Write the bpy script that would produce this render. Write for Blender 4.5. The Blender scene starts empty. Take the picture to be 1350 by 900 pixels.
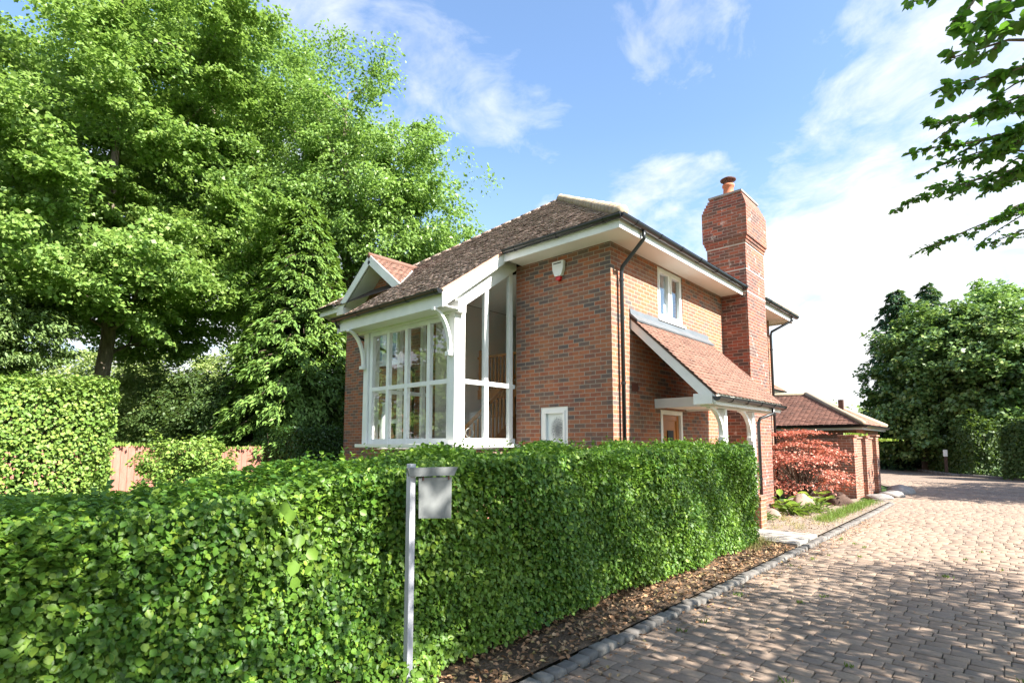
import bpy, math, random
import numpy as np
from mathutils import Vector, Matrix

SC = bpy.context.scene
COL = SC.collection
R = math.radians
PI = math.pi

# ------------------------------------------------------------------ node helpers
class NT:
    def __init__(s, tree): s.t = tree
    def n(s, typ, **kw):
        nd = s.t.nodes.new(typ)
        for k, v in kw.items():
            if k == 'ins':
                for kk, vv in v.items(): s.set(nd, kk, vv)
            else: setattr(nd, k, v)
        return nd
    def set(s, nd, key, v):
        sock = nd.inputs[key]
        if hasattr(v, 'is_output'): s.t.links.new(v, sock)
        else:
            if isinstance(v, (tuple, list)) and len(v) == 3 and len(getattr(sock, 'default_value', (0,0,0))) == 4: v = (*v, 1)
            sock.default_value = v
    def m(s, op, a, b=0.0, c=None):
        nd = s.n('ShaderNodeMath', operation=op); s.set(nd, 0, a); s.set(nd, 1, b)
        if c is not None: s.set(nd, 2, c)
        return nd.outputs[0]
    def mix(s, fac, a, b, typ='MIX'):
        nd = s.n('ShaderNodeMix', data_type='RGBA', blend_type=typ)
        s.set(nd, 0, fac); s.set(nd, 6, a); s.set(nd, 7, b); return nd.outputs[2]
    def ramp(s, fac, stops, interp='LINEAR'):
        nd = s.n('ShaderNodeValToRGB'); cr = nd.color_ramp; cr.interpolation = interp
        while len(cr.elements) < len(stops): cr.elements.new(0.5)
        for e, (p, c) in zip(cr.elements, stops):
            e.position = p; e.color = (*c, 1) if len(c) == 3 else c
        s.set(nd, 0, fac); return nd.outputs[0]
    def noise(s, vec, scale, detail=3, rough=.55):
        nd = s.n('ShaderNodeTexNoise'); s.set(nd, 'Scale', scale); s.set(nd, 'Detail', detail); s.set(nd, 'Roughness', rough)
        if vec is not None: s.set(nd, 'Vector', vec)
        return nd.outputs[0]
    def maprange(s, v, a, b, c=0., d=1.):
        nd = s.n('ShaderNodeMapRange'); s.set(nd, 0, v); s.set(nd, 1, a); s.set(nd, 2, b); s.set(nd, 3, c); s.set(nd, 4, d); return nd.outputs[0]

def new_mat(name):
    m = bpy.data.materials.new(name); m.use_nodes = True
    t = m.node_tree; t.nodes.clear(); return m, NT(t)
def finish(N, shader):
    o = N.n('ShaderNodeOutputMaterial'); N.t.links.new(shader, o.inputs[0])
def principled(N, color, rough=.6, spec=.4, bump=None, bstr=.3, bdist=.01, metal=0.):
    p = N.n('ShaderNodeBsdfPrincipled'); N.set(p, 'Base Color', color); N.set(p, 'Roughness', rough)
    N.set(p, 'Specular IOR Level', spec); N.set(p, 'Metallic', metal)
    if bump is not None:
        b = N.n('ShaderNodeBump'); N.set(b, 'Strength', bstr); N.set(b, 'Distance', bdist); N.set(b, 'Height', bump)
        N.t.links.new(b.outputs[0], p.inputs['Normal'])
    return p.outputs[0]

def mat_paint(name, col, rough=.45, var=.12, spec=.4):
    m, N = new_mat(name); g = N.n('ShaderNodeNewGeometry')
    n1 = N.noise(g.outputs['Position'], 2.3, 5, .65)
    c = N.mix(N.maprange(n1, .35, .75, 0, 1), col, tuple(x*(1-var) for x in col))
    n2 = N.noise(g.outputs['Position'], 40, 3)
    finish(N, principled(N, c, rough, spec, n2, .08, .004)); return m

def mat_brick(name, palette, mortar=(.31,.265,.21), seed=0., bloom=0., mw=.011, dark=0.):
    m, N = new_mat(name); g = N.n('ShaderNodeNewGeometry')
    sp = N.n('ShaderNodeSeparateXYZ'); N.set(sp, 0, g.outputs['Position'])
    sn = N.n('ShaderNodeSeparateXYZ'); N.set(sn, 0, g.outputs['True Normal'])
    ax = N.m('GREATER_THAN', N.m('ABSOLUTE', sn.outputs[0]), .5)
    u = N.m('ADD', N.m('MULTIPLY', ax, sp.outputs[1]), N.m('MULTIPLY', N.m('SUBTRACT', 1., ax), sp.outputs[0]))
    wob = N.noise(g.outputs['Position'], 14., 2)
    u = N.m('ADD', u, N.m('MULTIPLY', N.m('SUBTRACT', wob, .5), .006))
    zz = N.m('ADD', sp.outputs[2], N.m('MULTIPLY', N.m('SUBTRACT', wob, .5), .005))
    rz = N.m('DIVIDE', zz, .075); row = N.m('FLOOR', rz); fz = N.m('FRACT', rz)
    off = N.m('MULTIPLY', N.m('FLOORED_MODULO', row, 2.), .1125)
    cu = N.m('DIVIDE', N.m('ADD', u, off), .225); colm = N.m('FLOOR', cu); fu = N.m('FRACT', cu)
    du = N.m('MULTIPLY', N.m('MINIMUM', fu, N.m('SUBTRACT', 1., fu)), .225)
    dz = N.m('MULTIPLY', N.m('MINIMUM', fz, N.m('SUBTRACT', 1., fz)), .075)
    dd = N.m('MINIMUM', du, dz)
    mask = N.maprange(dd, mw*.36, mw*.66)
    cv = N.n('ShaderNodeCombineXYZ'); N.set(cv, 0, colm); N.set(cv, 1, row); N.set(cv, 2, N.m('ADD', ax, seed))
    wn = N.n('ShaderNodeTexWhiteNoise', noise_dimensions='3D'); N.set(wn, 0, cv.outputs[0])
    k = len(palette)
    lo_ = N.noise(g.outputs['Position'], .9, 4, .65)
    pv = N.m('ADD', N.m('MULTIPLY', wn.outputs[0], .92), N.m('MULTIPLY', N.m('SUBTRACT', lo_, .47+dark), 1.1))
    bc = N.ramp(N.m('MINIMUM', N.m('MAXIMUM', pv, 0.), .999), [(i/k, c) for i, c in enumerate(palette)], 'CONSTANT')
    n1 = N.noise(g.outputs['Position'], 24, 4, .7)
    bc = N.mix(N.maprange(n1, .3, .75, 0., .55), bc, N.mix(.6, bc, (.12,.06,.04)))
    bc = N.mix(N.maprange(N.noise(g.outputs['Position'], 1.1, 4, .6), .45, .7, 0., .35), bc, (.34,.15,.07))
    mp_ = N.n('ShaderNodeMapping'); N.set(mp_, 'Scale', (5.,5.,.45)); N.set(mp_, 0, g.outputs['Position'])
    bc = N.mix(N.maprange(N.noise(mp_.outputs[0], 1., 5, .65), .5, .75, 0., .4), bc, N.mix(.5, bc, (.07,.055,.05)))
    c = N.mix(mask, mortar, bc)
    if bloom:
        b = N.maprange(N.noise(g.outputs['Position'], 5.5, 5, .7), .6, .7, 0., bloom)
        c = N.mix(b, c, (.6,.57,.52))
    h = N.m('ADD', mask, N.m('MULTIPLY', n1, .5))
    finish(N, principled(N, c, .85, .25, h, .3, .006)); return m

def mat_tile(name, stops, lichen, amount, moss=0.):
    m, N = new_mat(name); g = N.n('ShaderNodeNewGeometry')
    c = N.ramp(g.outputs['Random Per Island'], stops)
    n = N.noise(g.outputs['Position'], 22, 5, .75)
    c = N.mix(N.maprange(n, .50, .66, 0, amount), c, lichen)
    n2 = N.noise(g.outputs['Position'], 1.5, 4, .6)
    c = N.mix(N.maprange(n2, .45, .75, 0, .5), c, N.mix(.5, c, (.05,.035,.03)))
    if moss:
        n3 = N.noise(g.outputs['Position'], 6., 5, .7)
        c = N.mix(N.maprange(n3, .52, .68, 0, moss), c, (.13,.15,.04))
    finish(N, principled(N, c, .85, .25, n, .5, .01)); return m

def mat_leaf(name, stops, transl=.35, rough=.42, spec=.45, tcol=None, clump=.35, cscale=.7, dark=(.02,.05,.015)):
    m, N = new_mat(name); g = N.n('ShaderNodeNewGeometry')
    c = N.ramp(g.outputs['Random Per Island'], stops)
    n = N.noise(g.outputs['Position'], cscale, 3, .6)
    c = N.mix(N.maprange(n, .40, .68, 0, clump), c, stops[-1][1])
    p = N.n('ShaderNodeBsdfPrincipled'); N.set(p, 'Base Color', c); N.set(p, 'Roughness', rough); N.set(p, 'Specular IOR Level', spec)
    t = N.n('ShaderNodeBsdfTranslucent')
    N.set(t, 0, N.mix(.65, c, tcol or (.22,.34,.03)))
    mx = N.n('ShaderNodeMixShader'); N.set(mx, 0, transl)
    N.t.links.new(p.outputs[0], mx.inputs[1]); N.t.links.new(t.outputs[0], mx.inputs[2])
    finish(N, mx.outputs[0]); return m

def mat_bark(name, a, b):
    m, N = new_mat(name); g = N.n('ShaderNodeNewGeometry')
    mp = N.n('ShaderNodeMapping'); N.set(mp, 'Scale', (9,9,2.)); N.set(mp, 0, g.outputs['Position'])
    n = N.noise(mp.outputs[0], 1.6, 6, .7)
    finish(N, principled(N, N.ramp(n, [(.3, a), (.7, b)]), .9, .2, n, .8, .03)); return m

def mat_glass(name, tint=(.97,.985,.98), refl=1.0):
    m, N = new_mat(name)
    fr = N.n('ShaderNodeFresnel'); N.set(fr, 0, 1.55)
    tr = N.n('ShaderNodeBsdfTransparent'); N.set(tr, 0, tint)
    gl = N.n('ShaderNodeBsdfGlossy'); N.set(gl, 'Roughness', .0); N.set(gl, 0, (1,1,1))
    bf = N.n('ShaderNodeNewGeometry').outputs['Backfacing']
    mx = N.n('ShaderNodeMixShader'); N.set(mx, 0, N.m('MULTIPLY', N.m('MINIMUM', N.m('MULTIPLY', fr.outputs[0], 2.3*refl), 1.), N.m('SUBTRACT', 1., bf)))
    N.t.links.new(tr.outputs[0], mx.inputs[1]); N.t.links.new(gl.outputs[0], mx.inputs[2])
    finish(N, mx.outputs[0]); return m

def mat_ground(name, stops, scale=3., bump=.4, rough=.9, s2=45.):
    m, N = new_mat(name); g = N.n('ShaderNodeNewGeometry')
    n = N.noise(g.outputs['Position'], scale, 6, .65); n2 = N.noise(g.outputs['Position'], s2, 4, .7)
    f = N.m('ADD', N.m('MULTIPLY', n, .6), N.m('MULTIPLY', n2, .4))
    finish(N, principled(N, N.ramp(f, stops), rough, .2, n2, bump, .02)); return m

def mat_island(name, stops, rough=.8, stain=.3, scale=30., bump=.3, spec=.3, sc=(.08,.07,.06)):
    m, N = new_mat(name); g = N.n('ShaderNodeNewGeometry')
    c = N.ramp(g.outputs['Random Per Island'], stops)
    n = N.noise(g.outputs['Position'], scale, 5, .7); n2 = N.noise(g.outputs['Position'], .8, 4, .6)
    c = N.mix(N.maprange(n, .42, .72, 0, stain), c, sc)
    c = N.mix(N.maprange(n2, .42, .7, 0, stain*.8), c, sc)
    finish(N, principled(N, c, rough, spec, n, bump, .006)); return m

# ------------------------------------------------------------------ mesh helpers
class MB:
    def __init__(s): s.v = []; s.f = []
    def add(s, vs, fs):
        o = len(s.v); s.v += [tuple(map(float, v)) for v in vs]; s.f += [tuple(i+o for i in f) for f in fs]; return s
    def box(s, a, b):
        (x0,y0,z0), (x1,y1,z1) = a, b
        x0,x1 = min(x0,x1),max(x0,x1); y0,y1 = min(y0,y1),max(y0,y1); z0,z1 = min(z0,z1),max(z0,z1)
        return s.add([(x0,y0,z0),(x1,y0,z0),(x1,y1,z0),(x0,y1,z0),(x0,y0,z1),(x1,y0,z1),(x1,y1,z1),(x0,y1,z1)],
            [(0,3,2,1),(4,5,6,7),(0,1,5,4),(1,2,6,5),(2,3,7,6),(3,0,4,7)])
    def prism(s, poly, axis, a, b):
        """poly: 2D points; extruded along axis from a to b. axis x: poly=(y,z); y: (x,z); z: (x,y)"""
        def mk(p, t):
            return {'x': (t,p[0],p[1]), 'y': (p[0],t,p[1]), 'z': (p[0],p[1],t)}[axis]
        n = len(poly)
        vs = [mk(p, a) for p in poly] + [mk(p, b) for p in poly]
        fs = [tuple(range(n))[::-1], tuple(range(n, 2*n))] + [(i, (i+1) % n, n+(i+1) % n, n+i) for i in range(n)]
        return s.add(vs, fs)
    def beam(s, p, q, w, h, up=(0,0,1)):
        p, q = Vector(p), Vector(q); d = (q-p).normalized(); u = Vector(up); r = d.cross(u)
        if r.length < 1e-5: r = d.cross(Vector((1,0,0)))
        r.normalize(); u = r.cross(d)
        vs = [e + r*(sx*w/2) + u*(sz*h/2) for e in (p, q) for sx, sz in ((-1,-1),(1,-1),(1,1),(-1,1))]
        return s.add(vs, [(0,1,2,3),(7,6,5,4),(0,4,5,1),(1,5,6,2),(2,6,7,3),(3,7,4,0)])
    def tube(s, pts, rad, seg=8, caps=True):
        pts = [Vector(p) for p in pts]; n = len(pts)
        if not hasattr(rad, '__len__'): rad = [rad]*n
        o = len(s.v); prev = None
        for i, p in enumerate(pts):
            d = (pts[min(i+1, n-1)] - pts[max(i-1, 0)]).normalized()
            if prev is None:
                a = d.orthogonal().normalized()
            else:
                a = prev - d*prev.dot(d)
                a = a.normalized() if a.length > 1e-6 else d.orthogonal().normalized()
            prev = a; b = d.cross(a)
            for k in range(seg):
                t = 2*PI*k/seg; q = p + (a*math.cos(t)+b*math.sin(t))*rad[i]; s.v.append(tuple(q))
        for i in range(n-1):
            for k in range(seg):
                s.f.append((o+i*seg+k, o+i*seg+(k+1) % seg, o+(i+1)*seg+(k+1) % seg, o+(i+1)*seg+k))
        if caps:
            s.f.append(tuple(o+k for k in range(seg))[::-1]); s.f.append(tuple(o+(n-1)*seg+k for k in range(seg)))
        return s
    def lathe(s, prof, c, seg=20):
        o = len(s.v)
        for r, z in prof:
            for k in range(seg):
                t = 2*PI*k/seg; s.v.append((c[0]+r*math.cos(t), c[1]+r*math.sin(t), c[2]+z))
        for i in range(len(prof)-1):
            for k in range(seg): s.f.append((o+i*seg+k, o+i*seg+(k+1) % seg, o+(i+1)*seg+(k+1) % seg, o+(i+1)*seg+k))
        s.f.append(tuple(o+k for k in range(seg))[::-1]); s.f.append(tuple(o+(len(prof)-1)*seg+k for k in range(seg)))
        return s
    def wall(s, axis, c0, c1, u0, u1, z0, z1, holes=()):
        """solid wall slab, outer face c0, inner face c1, with rectangular holes (ua,ub,za,zb)"""
        us = sorted({u0, u1, *[h[0] for h in holes], *[h[1] for h in holes]})
        zs = sorted({z0, z1, *[h[2] for h in holes], *[h[3] for h in holes]})
        us = [u for u in us if u0 <= u <= u1]; zs = [z for z in zs if z0 <= z <= z1]
        def solid(i, j):
            if i < 0 or j < 0 or i >= len(us)-1 or j >= len(zs)-1: return False
            um, zm = (us[i]+us[i+1])/2, (zs[j]+zs[j+1])/2
            return not any(h[0] < um < h[1] and h[2] < zm < h[3] for h in holes)
        P = (lambda u, c, z: (c, u, z)) if axis == 'x' else (lambda u, c, z: (u, c, z))
        for i in range(len(us)-1):
            for j in range(len(zs)-1):
                if not solid(i, j): continue
                a, b, c, d = us[i], us[i+1], zs[j], zs[j+1]
                for cc in (c0, c1): s.add([P(a,cc,c),P(b,cc,c),P(b,cc,d),P(a,cc,d)], [(0,1,2,3)])
                if not solid(i-1, j): s.add([P(a,c0,c),P(a,c1,c),P(a,c1,d),P(a,c0,d)], [(0,1,2,3)])
                if not solid(i+1, j): s.add([P(b,c0,c),P(b,c1,c),P(b,c1,d),P(b,c0,d)], [(0,1,2,3)])
                if not solid(i, j-1): s.add([P(a,c0,c),P(b,c0,c),P(b,c1,c),P(a,c1,c)], [(0,1,2,3)])
                if not solid(i, j+1): s.add([P(a,c0,d),P(b,c0,d),P(b,c1,d),P(a,c1,d)], [(0,1,2,3)])
        return s
    def build(s, name, mat, parent=None, smooth=False, bevel=0.):
        me = bpy.data.meshes.new(name); me.from_pydata(s.v, [], s.f); me.update()
        return link(me, name, mat, parent, smooth, bevel)

def link(me, name, mat, parent=None, smooth=False, bevel=0.):
    o = bpy.data.objects.new(name, me); COL.objects.link(o)
    if mat: me.materials.append(mat)
    if parent is not None:
        o.parent = parent; o.matrix_parent_inverse = world(parent).inverted()
    if smooth:
        me.polygons.foreach_set('use_smooth', [True]*len(me.polygons))
    if bevel:
        b = o.modifiers.new('Bevel', 'BEVEL'); b.width = bevel; b.segments = 2; b.limit_method = 'ANGLE'
    return o
def world(o):
    return o.matrix_basis.copy() if o.parent is None else world(o.parent) @ o.matrix_parent_inverse @ o.matrix_basis

def thing(name, label, cat, loc=(0,0,0), group=None):
    o = bpy.data.objects.new(name, None); COL.objects.link(o); o.location = loc
    o.empty_display_size = .2
    return tag(o, label, cat, group)
def tag(o, label, cat, group=None):
    o['label'] = label; o['category'] = cat
    if group: o['group'] = group
    return o
def kind(o, k, label=None):
    o['kind'] = k
    if label: o['label'] = label
    return o
def copy_tree(o, parent=None):
    c = o.copy(); COL.objects.link(c)
    if parent is not None: c.parent = parent
    for ch in list(o.children): copy_tree(ch, c)
    return c

# numpy meshes
def np_mesh(name, V, F, mat, parent=None, smooth=False):
    """V (n,3); F (m,4) quads"""
    me = bpy.data.meshes.new(name)
    V = np.ascontiguousarray(V, dtype=np.float32); F = np.ascontiguousarray(F, dtype=np.int32)
    me.vertices.add(len(V)); me.vertices.foreach_set('co', V.ravel())
    me.loops.add(F.size); me.loops.foreach_set('vertex_index', F.ravel())
    me.polygons.add(len(F)); me.polygons.foreach_set('loop_start', np.arange(0, F.size, F.shape[1], dtype=np.int32))
    me.polygons.foreach_set('loop_total', np.full(len(F), F.shape[1], dtype=np.int32))
    me.update(calc_edges=True)
    return link(me, name, mat, parent, smooth)
def unit(a):
    return a/np.maximum(np.linalg.norm(a, axis=-1, keepdims=True), 1e-9)

LEAF6 = (np.array([(0,0,0),(-.42,.30,.10),(-.40,.66,.06),(0,1,-.12),(.40,.66,.06),(.42,.30,.10)]), [(0,3,2,1),(0,5,4,3)])
LEAF4 = (np.array([(0,0,0),(-.5,.45,.10),(0,1,-.10),(.5,.45,.10)]), [(0,3,2,1)])
def leaf_arrays(C, Nn, T, L, W, shape=LEAF4):
    """C centre/base, Nn normals, T tip direction hints, L lengths, W width/length"""
    Nn = unit(Nn); T = T - Nn*np.sum(T*Nn, 1, keepdims=True); T = unit(T); B = np.cross(T, Nn)
    base, fs = shape; k = len(base)
    L = np.asarray(L).reshape(-1,1,1); W = np.asarray(W).reshape(-1,1,1) if np.ndim(W) else W
    V = C[:,None,:] + L*(base[None,:,1:2]*T[:,None,:] + W*base[None,:,0:1]*B[:,None,:] + base[None,:,2:3]*Nn[:,None,:])
    n = len(C)
    F = np.concatenate([np.array(f, dtype=np.int32)[None,:] + (np.arange(n, dtype=np.int32)*k)[:,None] for f in fs], 0)
    return V.reshape(-1,3), F
def leaves(name, C, Nn, T, L, W, mat, parent, shape=LEAF4):
    V, F = leaf_arrays(C, Nn, T, L, W, shape); return np_mesh(name, V, F, mat, parent)

# ------------------------------------------------------------------ camera, light, sky
CAM = np.array([4.864, -7.871, 1.6]); TH = R(42.15); PITCH = R(5.5); FPX = 725.
FW = np.array([-math.sin(TH), math.cos(TH), 0]); RT = np.array([math.cos(TH), math.sin(TH), 0]); UPV = np.array([0,0,1.])
def along(px, py, d):
    """a point d metres out through a pixel of the photograph (used once, to survey positions)"""
    A = FW*math.cos(PITCH)+UPV*math.sin(PITCH); V = -FW*math.sin(PITCH)+UPV*math.cos(PITCH)
    return CAM + d*(A + RT*(px-675)/FPX + V*(515.2-py)/FPX)

cam = bpy.data.cameras.new('camera'); co = bpy.data.objects.new('camera', cam); COL.objects.link(co)
co.location = CAM; co.rotation_euler = (R(90)+PITCH, 0, TH)
cam.sensor_width = 36; cam.lens = FPX/1350*36; cam.shift_y = (515.2-450)/1350; cam.clip_end = 2000; cam.clip_start = .05
SC.camera = co

SUN_EL, SUN_AZ = R(40), R(5)          # azimuth measured from +X towards +Y
sun_dir = Vector((math.cos(SUN_EL)*math.cos(SUN_AZ), math.cos(SUN_EL)*math.sin(SUN_AZ), math.sin(SUN_EL)))
sl = bpy.data.lights.new('sun', 'SUN'); sl.energy = 5.0; sl.angle = R(.4); sl.color = (1., .95, .86)
so = bpy.data.objects.new('sun', sl); COL.objects.link(so); so.location = (20, 0, 30)
so.rotation_euler = (-sun_dir).to_track_quat('-Z', 'Y').to_euler()

def build_world():
    w = bpy.data.worlds.new('World'); SC.world = w; w.use_nodes = True
    N = NT(w.node_tree); N.t.nodes.clear()
    sky = N.n('ShaderNodeTexSky', sky_type='NISHITA'); sky.sun_disc = False
    sky.sun_elevation = SUN_EL; sky.sun_rotation = PI/2 - SUN_AZ     # clockwise from +Y
    sky.air_density = 1.0; sky.dust_density = 1.2; sky.ozone_density = 1.4; sky.altitude = 60
    tc = N.n('ShaderNodeTexCoord'); d = tc.outputs['Generated']
    sp = N.n('ShaderNodeSeparateXYZ'); N.set(sp, 0, d)
    zc = N.m('ADD', N.m('MAXIMUM', sp.outputs[2], 0.), .22)
    cv = N.n('ShaderNodeCombineXYZ'); N.set(cv, 0, N.m('DIVIDE', sp.outputs[0], zc)); N.set(cv, 1, N.m('DIVIDE', sp.outputs[1], zc)); N.set(cv, 2, .7)
    wv = N.n('ShaderNodeTexNoise'); N.set(wv, 'Vector', cv.outputs[0]); N.set(wv, 'Scale', 1.1); N.set(wv, 'Detail', 3)
    wsc = N.n('ShaderNodeVectorMath', operation='SCALE'); N.set(wsc, 0, wv.outputs[1]); wsc.inputs['Scale'].default_value = .9
    wad = N.n('ShaderNodeVectorMath', operation='ADD'); N.set(wad, 0, cv.outputs[0]); N.set(wad, 1, wsc.outputs[0])
    base = N.noise(wad.outputs[0], 1.9, 9, .6)
    fine = N.noise(wad.outputs[0], 6., 7, .62)
    fld = N.m('ADD', N.m('MULTIPLY', base, .7), N.m('MULTIPLY', fine, .3))
    def blob(px, py, rad, wgt):
        v = along(px, py, 1.) - CAM; v = v/np.linalg.norm(v)
        dt = N.n('ShaderNodeVectorMath', operation='DOT_PRODUCT'); N.set(dt, 0, d); N.set(dt, 1, tuple(v))
        nd = N.n('ShaderNodeMapRange', interpolation_type='SMOOTHSTEP'); N.set(nd, 0, dt.outputs['Value'])
        N.set(nd, 1, math.cos(R(rad))); N.set(nd, 2, 1.); N.set(nd, 3, 0.); N.set(nd, 4, wgt); return nd.outputs[0]
    wsum = None
    for b in ((1250,350,21,.215),(1080,450,17,.225),(1340,220,15,.19),(1200,85,12,.15),(1290,60,9,.15),(900,310,10,.17),(590,125,12,.085),(665,150,8,.07),(930,30,9,.10),(390,-20,7,.14),(1150,520,18,.30),(300,450,24,.25)):
        x = blob(*b); wsum = x if wsum is None else N.m('MAXIMUM', wsum, x)
    hz = N.maprange(sp.outputs[2], .0, .30, .12, 0.)
    away = N.maprange(sp.outputs[1], -.1, -.6, 0., .17)           # broken cloud in the half of the sky behind the viewer
    dens = N.m('ADD', N.m('ADD', N.m('ADD', fld, wsum), hz), away)
    mask = N.maprange(dens, .575, .80, 0., 1.)
    shade = N.maprange(fine, .3, .7, 5.6, 6.8)
    cc = N.n('ShaderNodeCombineColor'); N.set(cc, 0, N.m('MULTIPLY', shade, .985)); N.set(cc, 1, N.m('MULTIPLY', shade, .995)); N.set(cc, 2, N.m('MULTIPLY', shade, 1.02))
    skyb = N.mix(1., sky.outputs[0], (1.54,1.71,1.82), 'MULTIPLY')
    skyc = N.mix(N.maprange(sp.outputs[2], .50, .0, .02, .40), skyb, (4.2, 4.9, 5.7))
    col = N.mix(mask, skyc, cc.outputs[0])
    bg = N.n('ShaderNodeBackground'); N.set(bg, 0, col); N.set(bg, 1, .052)
    o = N.n('ShaderNodeOutputWorld'); N.t.links.new(bg.outputs[0], o.inputs[0])
build_world()
SC.view_settings.view_transform = 'Standard'; SC.view_settings.look = 'None'; SC.view_settings.gamma = 1
SC.view_settings.exposure = 2.0; SC.view_settings.use_curve_mapping = False
SC.render.engine = 'CYCLES'
cy = SC.cycles; cy.max_bounces = 7; cy.diffuse_bounces = 3; cy.glossy_bounces = 3; cy.transmission_bounces = 6; cy.transparent_max_bounces = 8
cy.use_denoising = True; cy.sample_clamp_indirect = 6; cy.caustics_reflective = False; cy.caustics_refractive = False

# ------------------------------------------------------------------ materials
BRK = [(.385,.138,.072),(.33,.112,.062),(.365,.13,.066),(.285,.10,.06),(.32,.132,.077),(.245,.10,.068),(.21,.093,.068),(.245,.12,.08),(.175,.105,.083),(.138,.102,.09),(.105,.09,.088)]
M = {}
M['brick'] = mat_brick('facing_brick', BRK)
M['brick_red'] = mat_brick('chimney_brick', [(.33,.095,.055),(.28,.08,.05),(.24,.07,.048),(.20,.065,.048),(.14,.06,.05),(.09,.055,.05)], (.27,.21,.18), 3., .55, dark=-.10)
M['brick_garden'] = mat_brick('garden_brick', [(.32,.115,.07),(.27,.10,.065),(.22,.085,.06),(.17,.08,.06),(.12,.075,.06)], (.34,.29,.24), 7., .25)
M['white'] = mat_paint('white_gloss_paint', (.80,.80,.78), .42, .16)
M['cream'] = mat_paint('cream_soffit_paint', (.76,.73,.66), .5, .06)
M['plaster'] = mat_paint('interior_plaster', (.86,.83,.78), .8, .05)
M['gutter'] = mat_paint('black_plastic', (.012,.013,.014), .28, .2, .5)
M['lead'] = mat_paint('lead_flashing', (.12,.135,.15), .45, .25)
M['tile'] = mat_tile('lichened_roof_tile', [(0,(.22,.15,.12)),(.4,(.29,.195,.158)),(.7,(.18,.128,.108)),(1,(.34,.235,.19))], (.52,.44,.37), .9, .3)
M['tile_pink'] = mat_tile('clay_roof_tile', [(0,(.155,.080,.058)),(.5,(.19,.102,.075)),(1,(.12,.062,.047))], (.27,.18,.14), .45)
M['tile_brown'] = mat_tile('brown_roof_tile', [(0,(.21,.105,.08)),(.5,(.27,.13,.095)),(1,(.17,.09,.07))], (.36,.22,.17), .5)
M['hip'] = mat_tile('hip_tile', [(0,(.40,.33,.24)),(1,(.33,.25,.18))], (.5,.44,.33), .6)
M['deck'] = mat_paint('roof_underlay', (.05,.035,.03), .9)
M['undercloak'] = mat_tile('verge_mortar', [(0,(.46,.27,.19)),(1,(.42,.24,.17))], (.5,.36,.28), .5)
M['wood'] = mat_paint('orange_oak', (.42,.16,.03), .35, .4)
M['pine'] = mat_paint('varnished_pine', (.52,.25,.085), .4, .2)
M['carpet'] = mat_paint('grey_carpet', (.66,.63,.59), .95, .1)
M['glass'] = mat_glass('window_glass')
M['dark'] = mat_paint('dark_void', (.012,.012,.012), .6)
M['window_backing'] = mat_paint('sky_blue_backing', (.50,.60,.72), .8, .05)  # blue tint stands in for sky reflected in the upper windows
M['terracotta'] = mat_paint('terracotta', (.46,.15,.075), .7, .25)
M['iron'] = mat_paint('rusty_iron', (.10,.045,.035), .6, .3)
M['grey'] = mat_paint('grey_paint', (.17,.18,.18), .5, .35)
M['postwhite'] = mat_paint('weathered_white_paint', (.46,.46,.50), .5, .35)
M['red'] = mat_paint('red_lens', (.55,.02,.015), .25)
M['ceramic'] = mat_paint('white_ceramic', (.74,.74,.73), .2, .05)
M['vase'] = mat_paint('dull_ceramic', (.50,.50,.49), .3, .1)
M['metal'] = mat_paint('pewter', (.35,.34,.32), .3, .2, .8)
M['vent'] = mat_paint('clay_vent', (.10,.03,.02), .8)
M['concrete'] = mat_ground('pale_concrete', [(.3,(.24,.22,.19)),(.7,(.33,.305,.27))], 2.5, .2, .85)
M['asphalt'] = mat_ground('far_paving', [(.3,(.17,.13,.105)),(.7,(.25,.19,.15))], 1.3, .5, .88, 90.)
M['soil'] = mat_ground('leafy_soil', [(.32,(.045,.03,.02)),(.5,(.11,.075,.05)),(.68,(.22,.15,.10))], 5., .9, .95)
M['gravel'] = mat_ground('pale_gravel', [(.3,(.15,.115,.09)),(.7,(.33,.27,.215))], 9., .9, .95, 70.)
M['lawn'] = mat_ground('lawn', [(.3,(.035,.065,.015)),(.7,(.07,.12,.025))], 1.5, .6, .9)
M['joint'] = mat_ground('jointing_sand', [(.3,(.045,.038,.03)),(.7,(.10,.085,.065))], 6., .5, .95)
M['block'] = mat_island('tumbled_paving', [(0,(.25,.178,.133)),(.3,(.295,.21,.152)),(.6,(.265,.198,.153)),(.85,(.33,.238,.170)),(1,(.22,.168,.135))], .88, .40, 38., .2)
M['kerbstone'] = mat_island('kerb_sett', [(0,(.13,.12,.112)),(.5,(.165,.152,.14)),(1,(.205,.19,.17))], .85, .45, 28., .5)
M['bark'] = mat_bark('grey_bark', (.09,.07,.055), (.26,.21,.16))
M['barkdark'] = mat_bark('dark_bark', (.045,.033,.025), (.13,.095,.07))
M['fence'] = mat_bark('pink_fence_board', (.27,.115,.085), (.37,.175,.135))
M['rock'] = mat_ground('boulder', [(.3,(.17,.12,.095)),(.7,(.34,.26,.205))], 4., .7, .9)
M['rockdark'] = mat_ground('dark_boulder', [(.3,(.055,.035,.03)),(.7,(.13,.085,.065))], 6., .7, .9)
M['rockgrey'] = mat_ground('grey_stone', [(.3,(.17,.16,.15)),(.7,(.34,.32,.30))], 6., .7, .9)
M['hedge'] = mat_leaf('hornbeam_leaf', [(0,(.040,.104,.016)),(.45,(.072,.168,.021)),(.8,(.12,.225,.027)),(1,(.23,.33,.04))], .33, .45, .35, (.17,.34,.03), .3, 1.1)
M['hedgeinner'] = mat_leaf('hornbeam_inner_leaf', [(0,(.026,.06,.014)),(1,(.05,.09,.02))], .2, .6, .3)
M['twig'] = mat_bark('hedge_twig', (.045,.03,.022), (.10,.07,.05))
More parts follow.
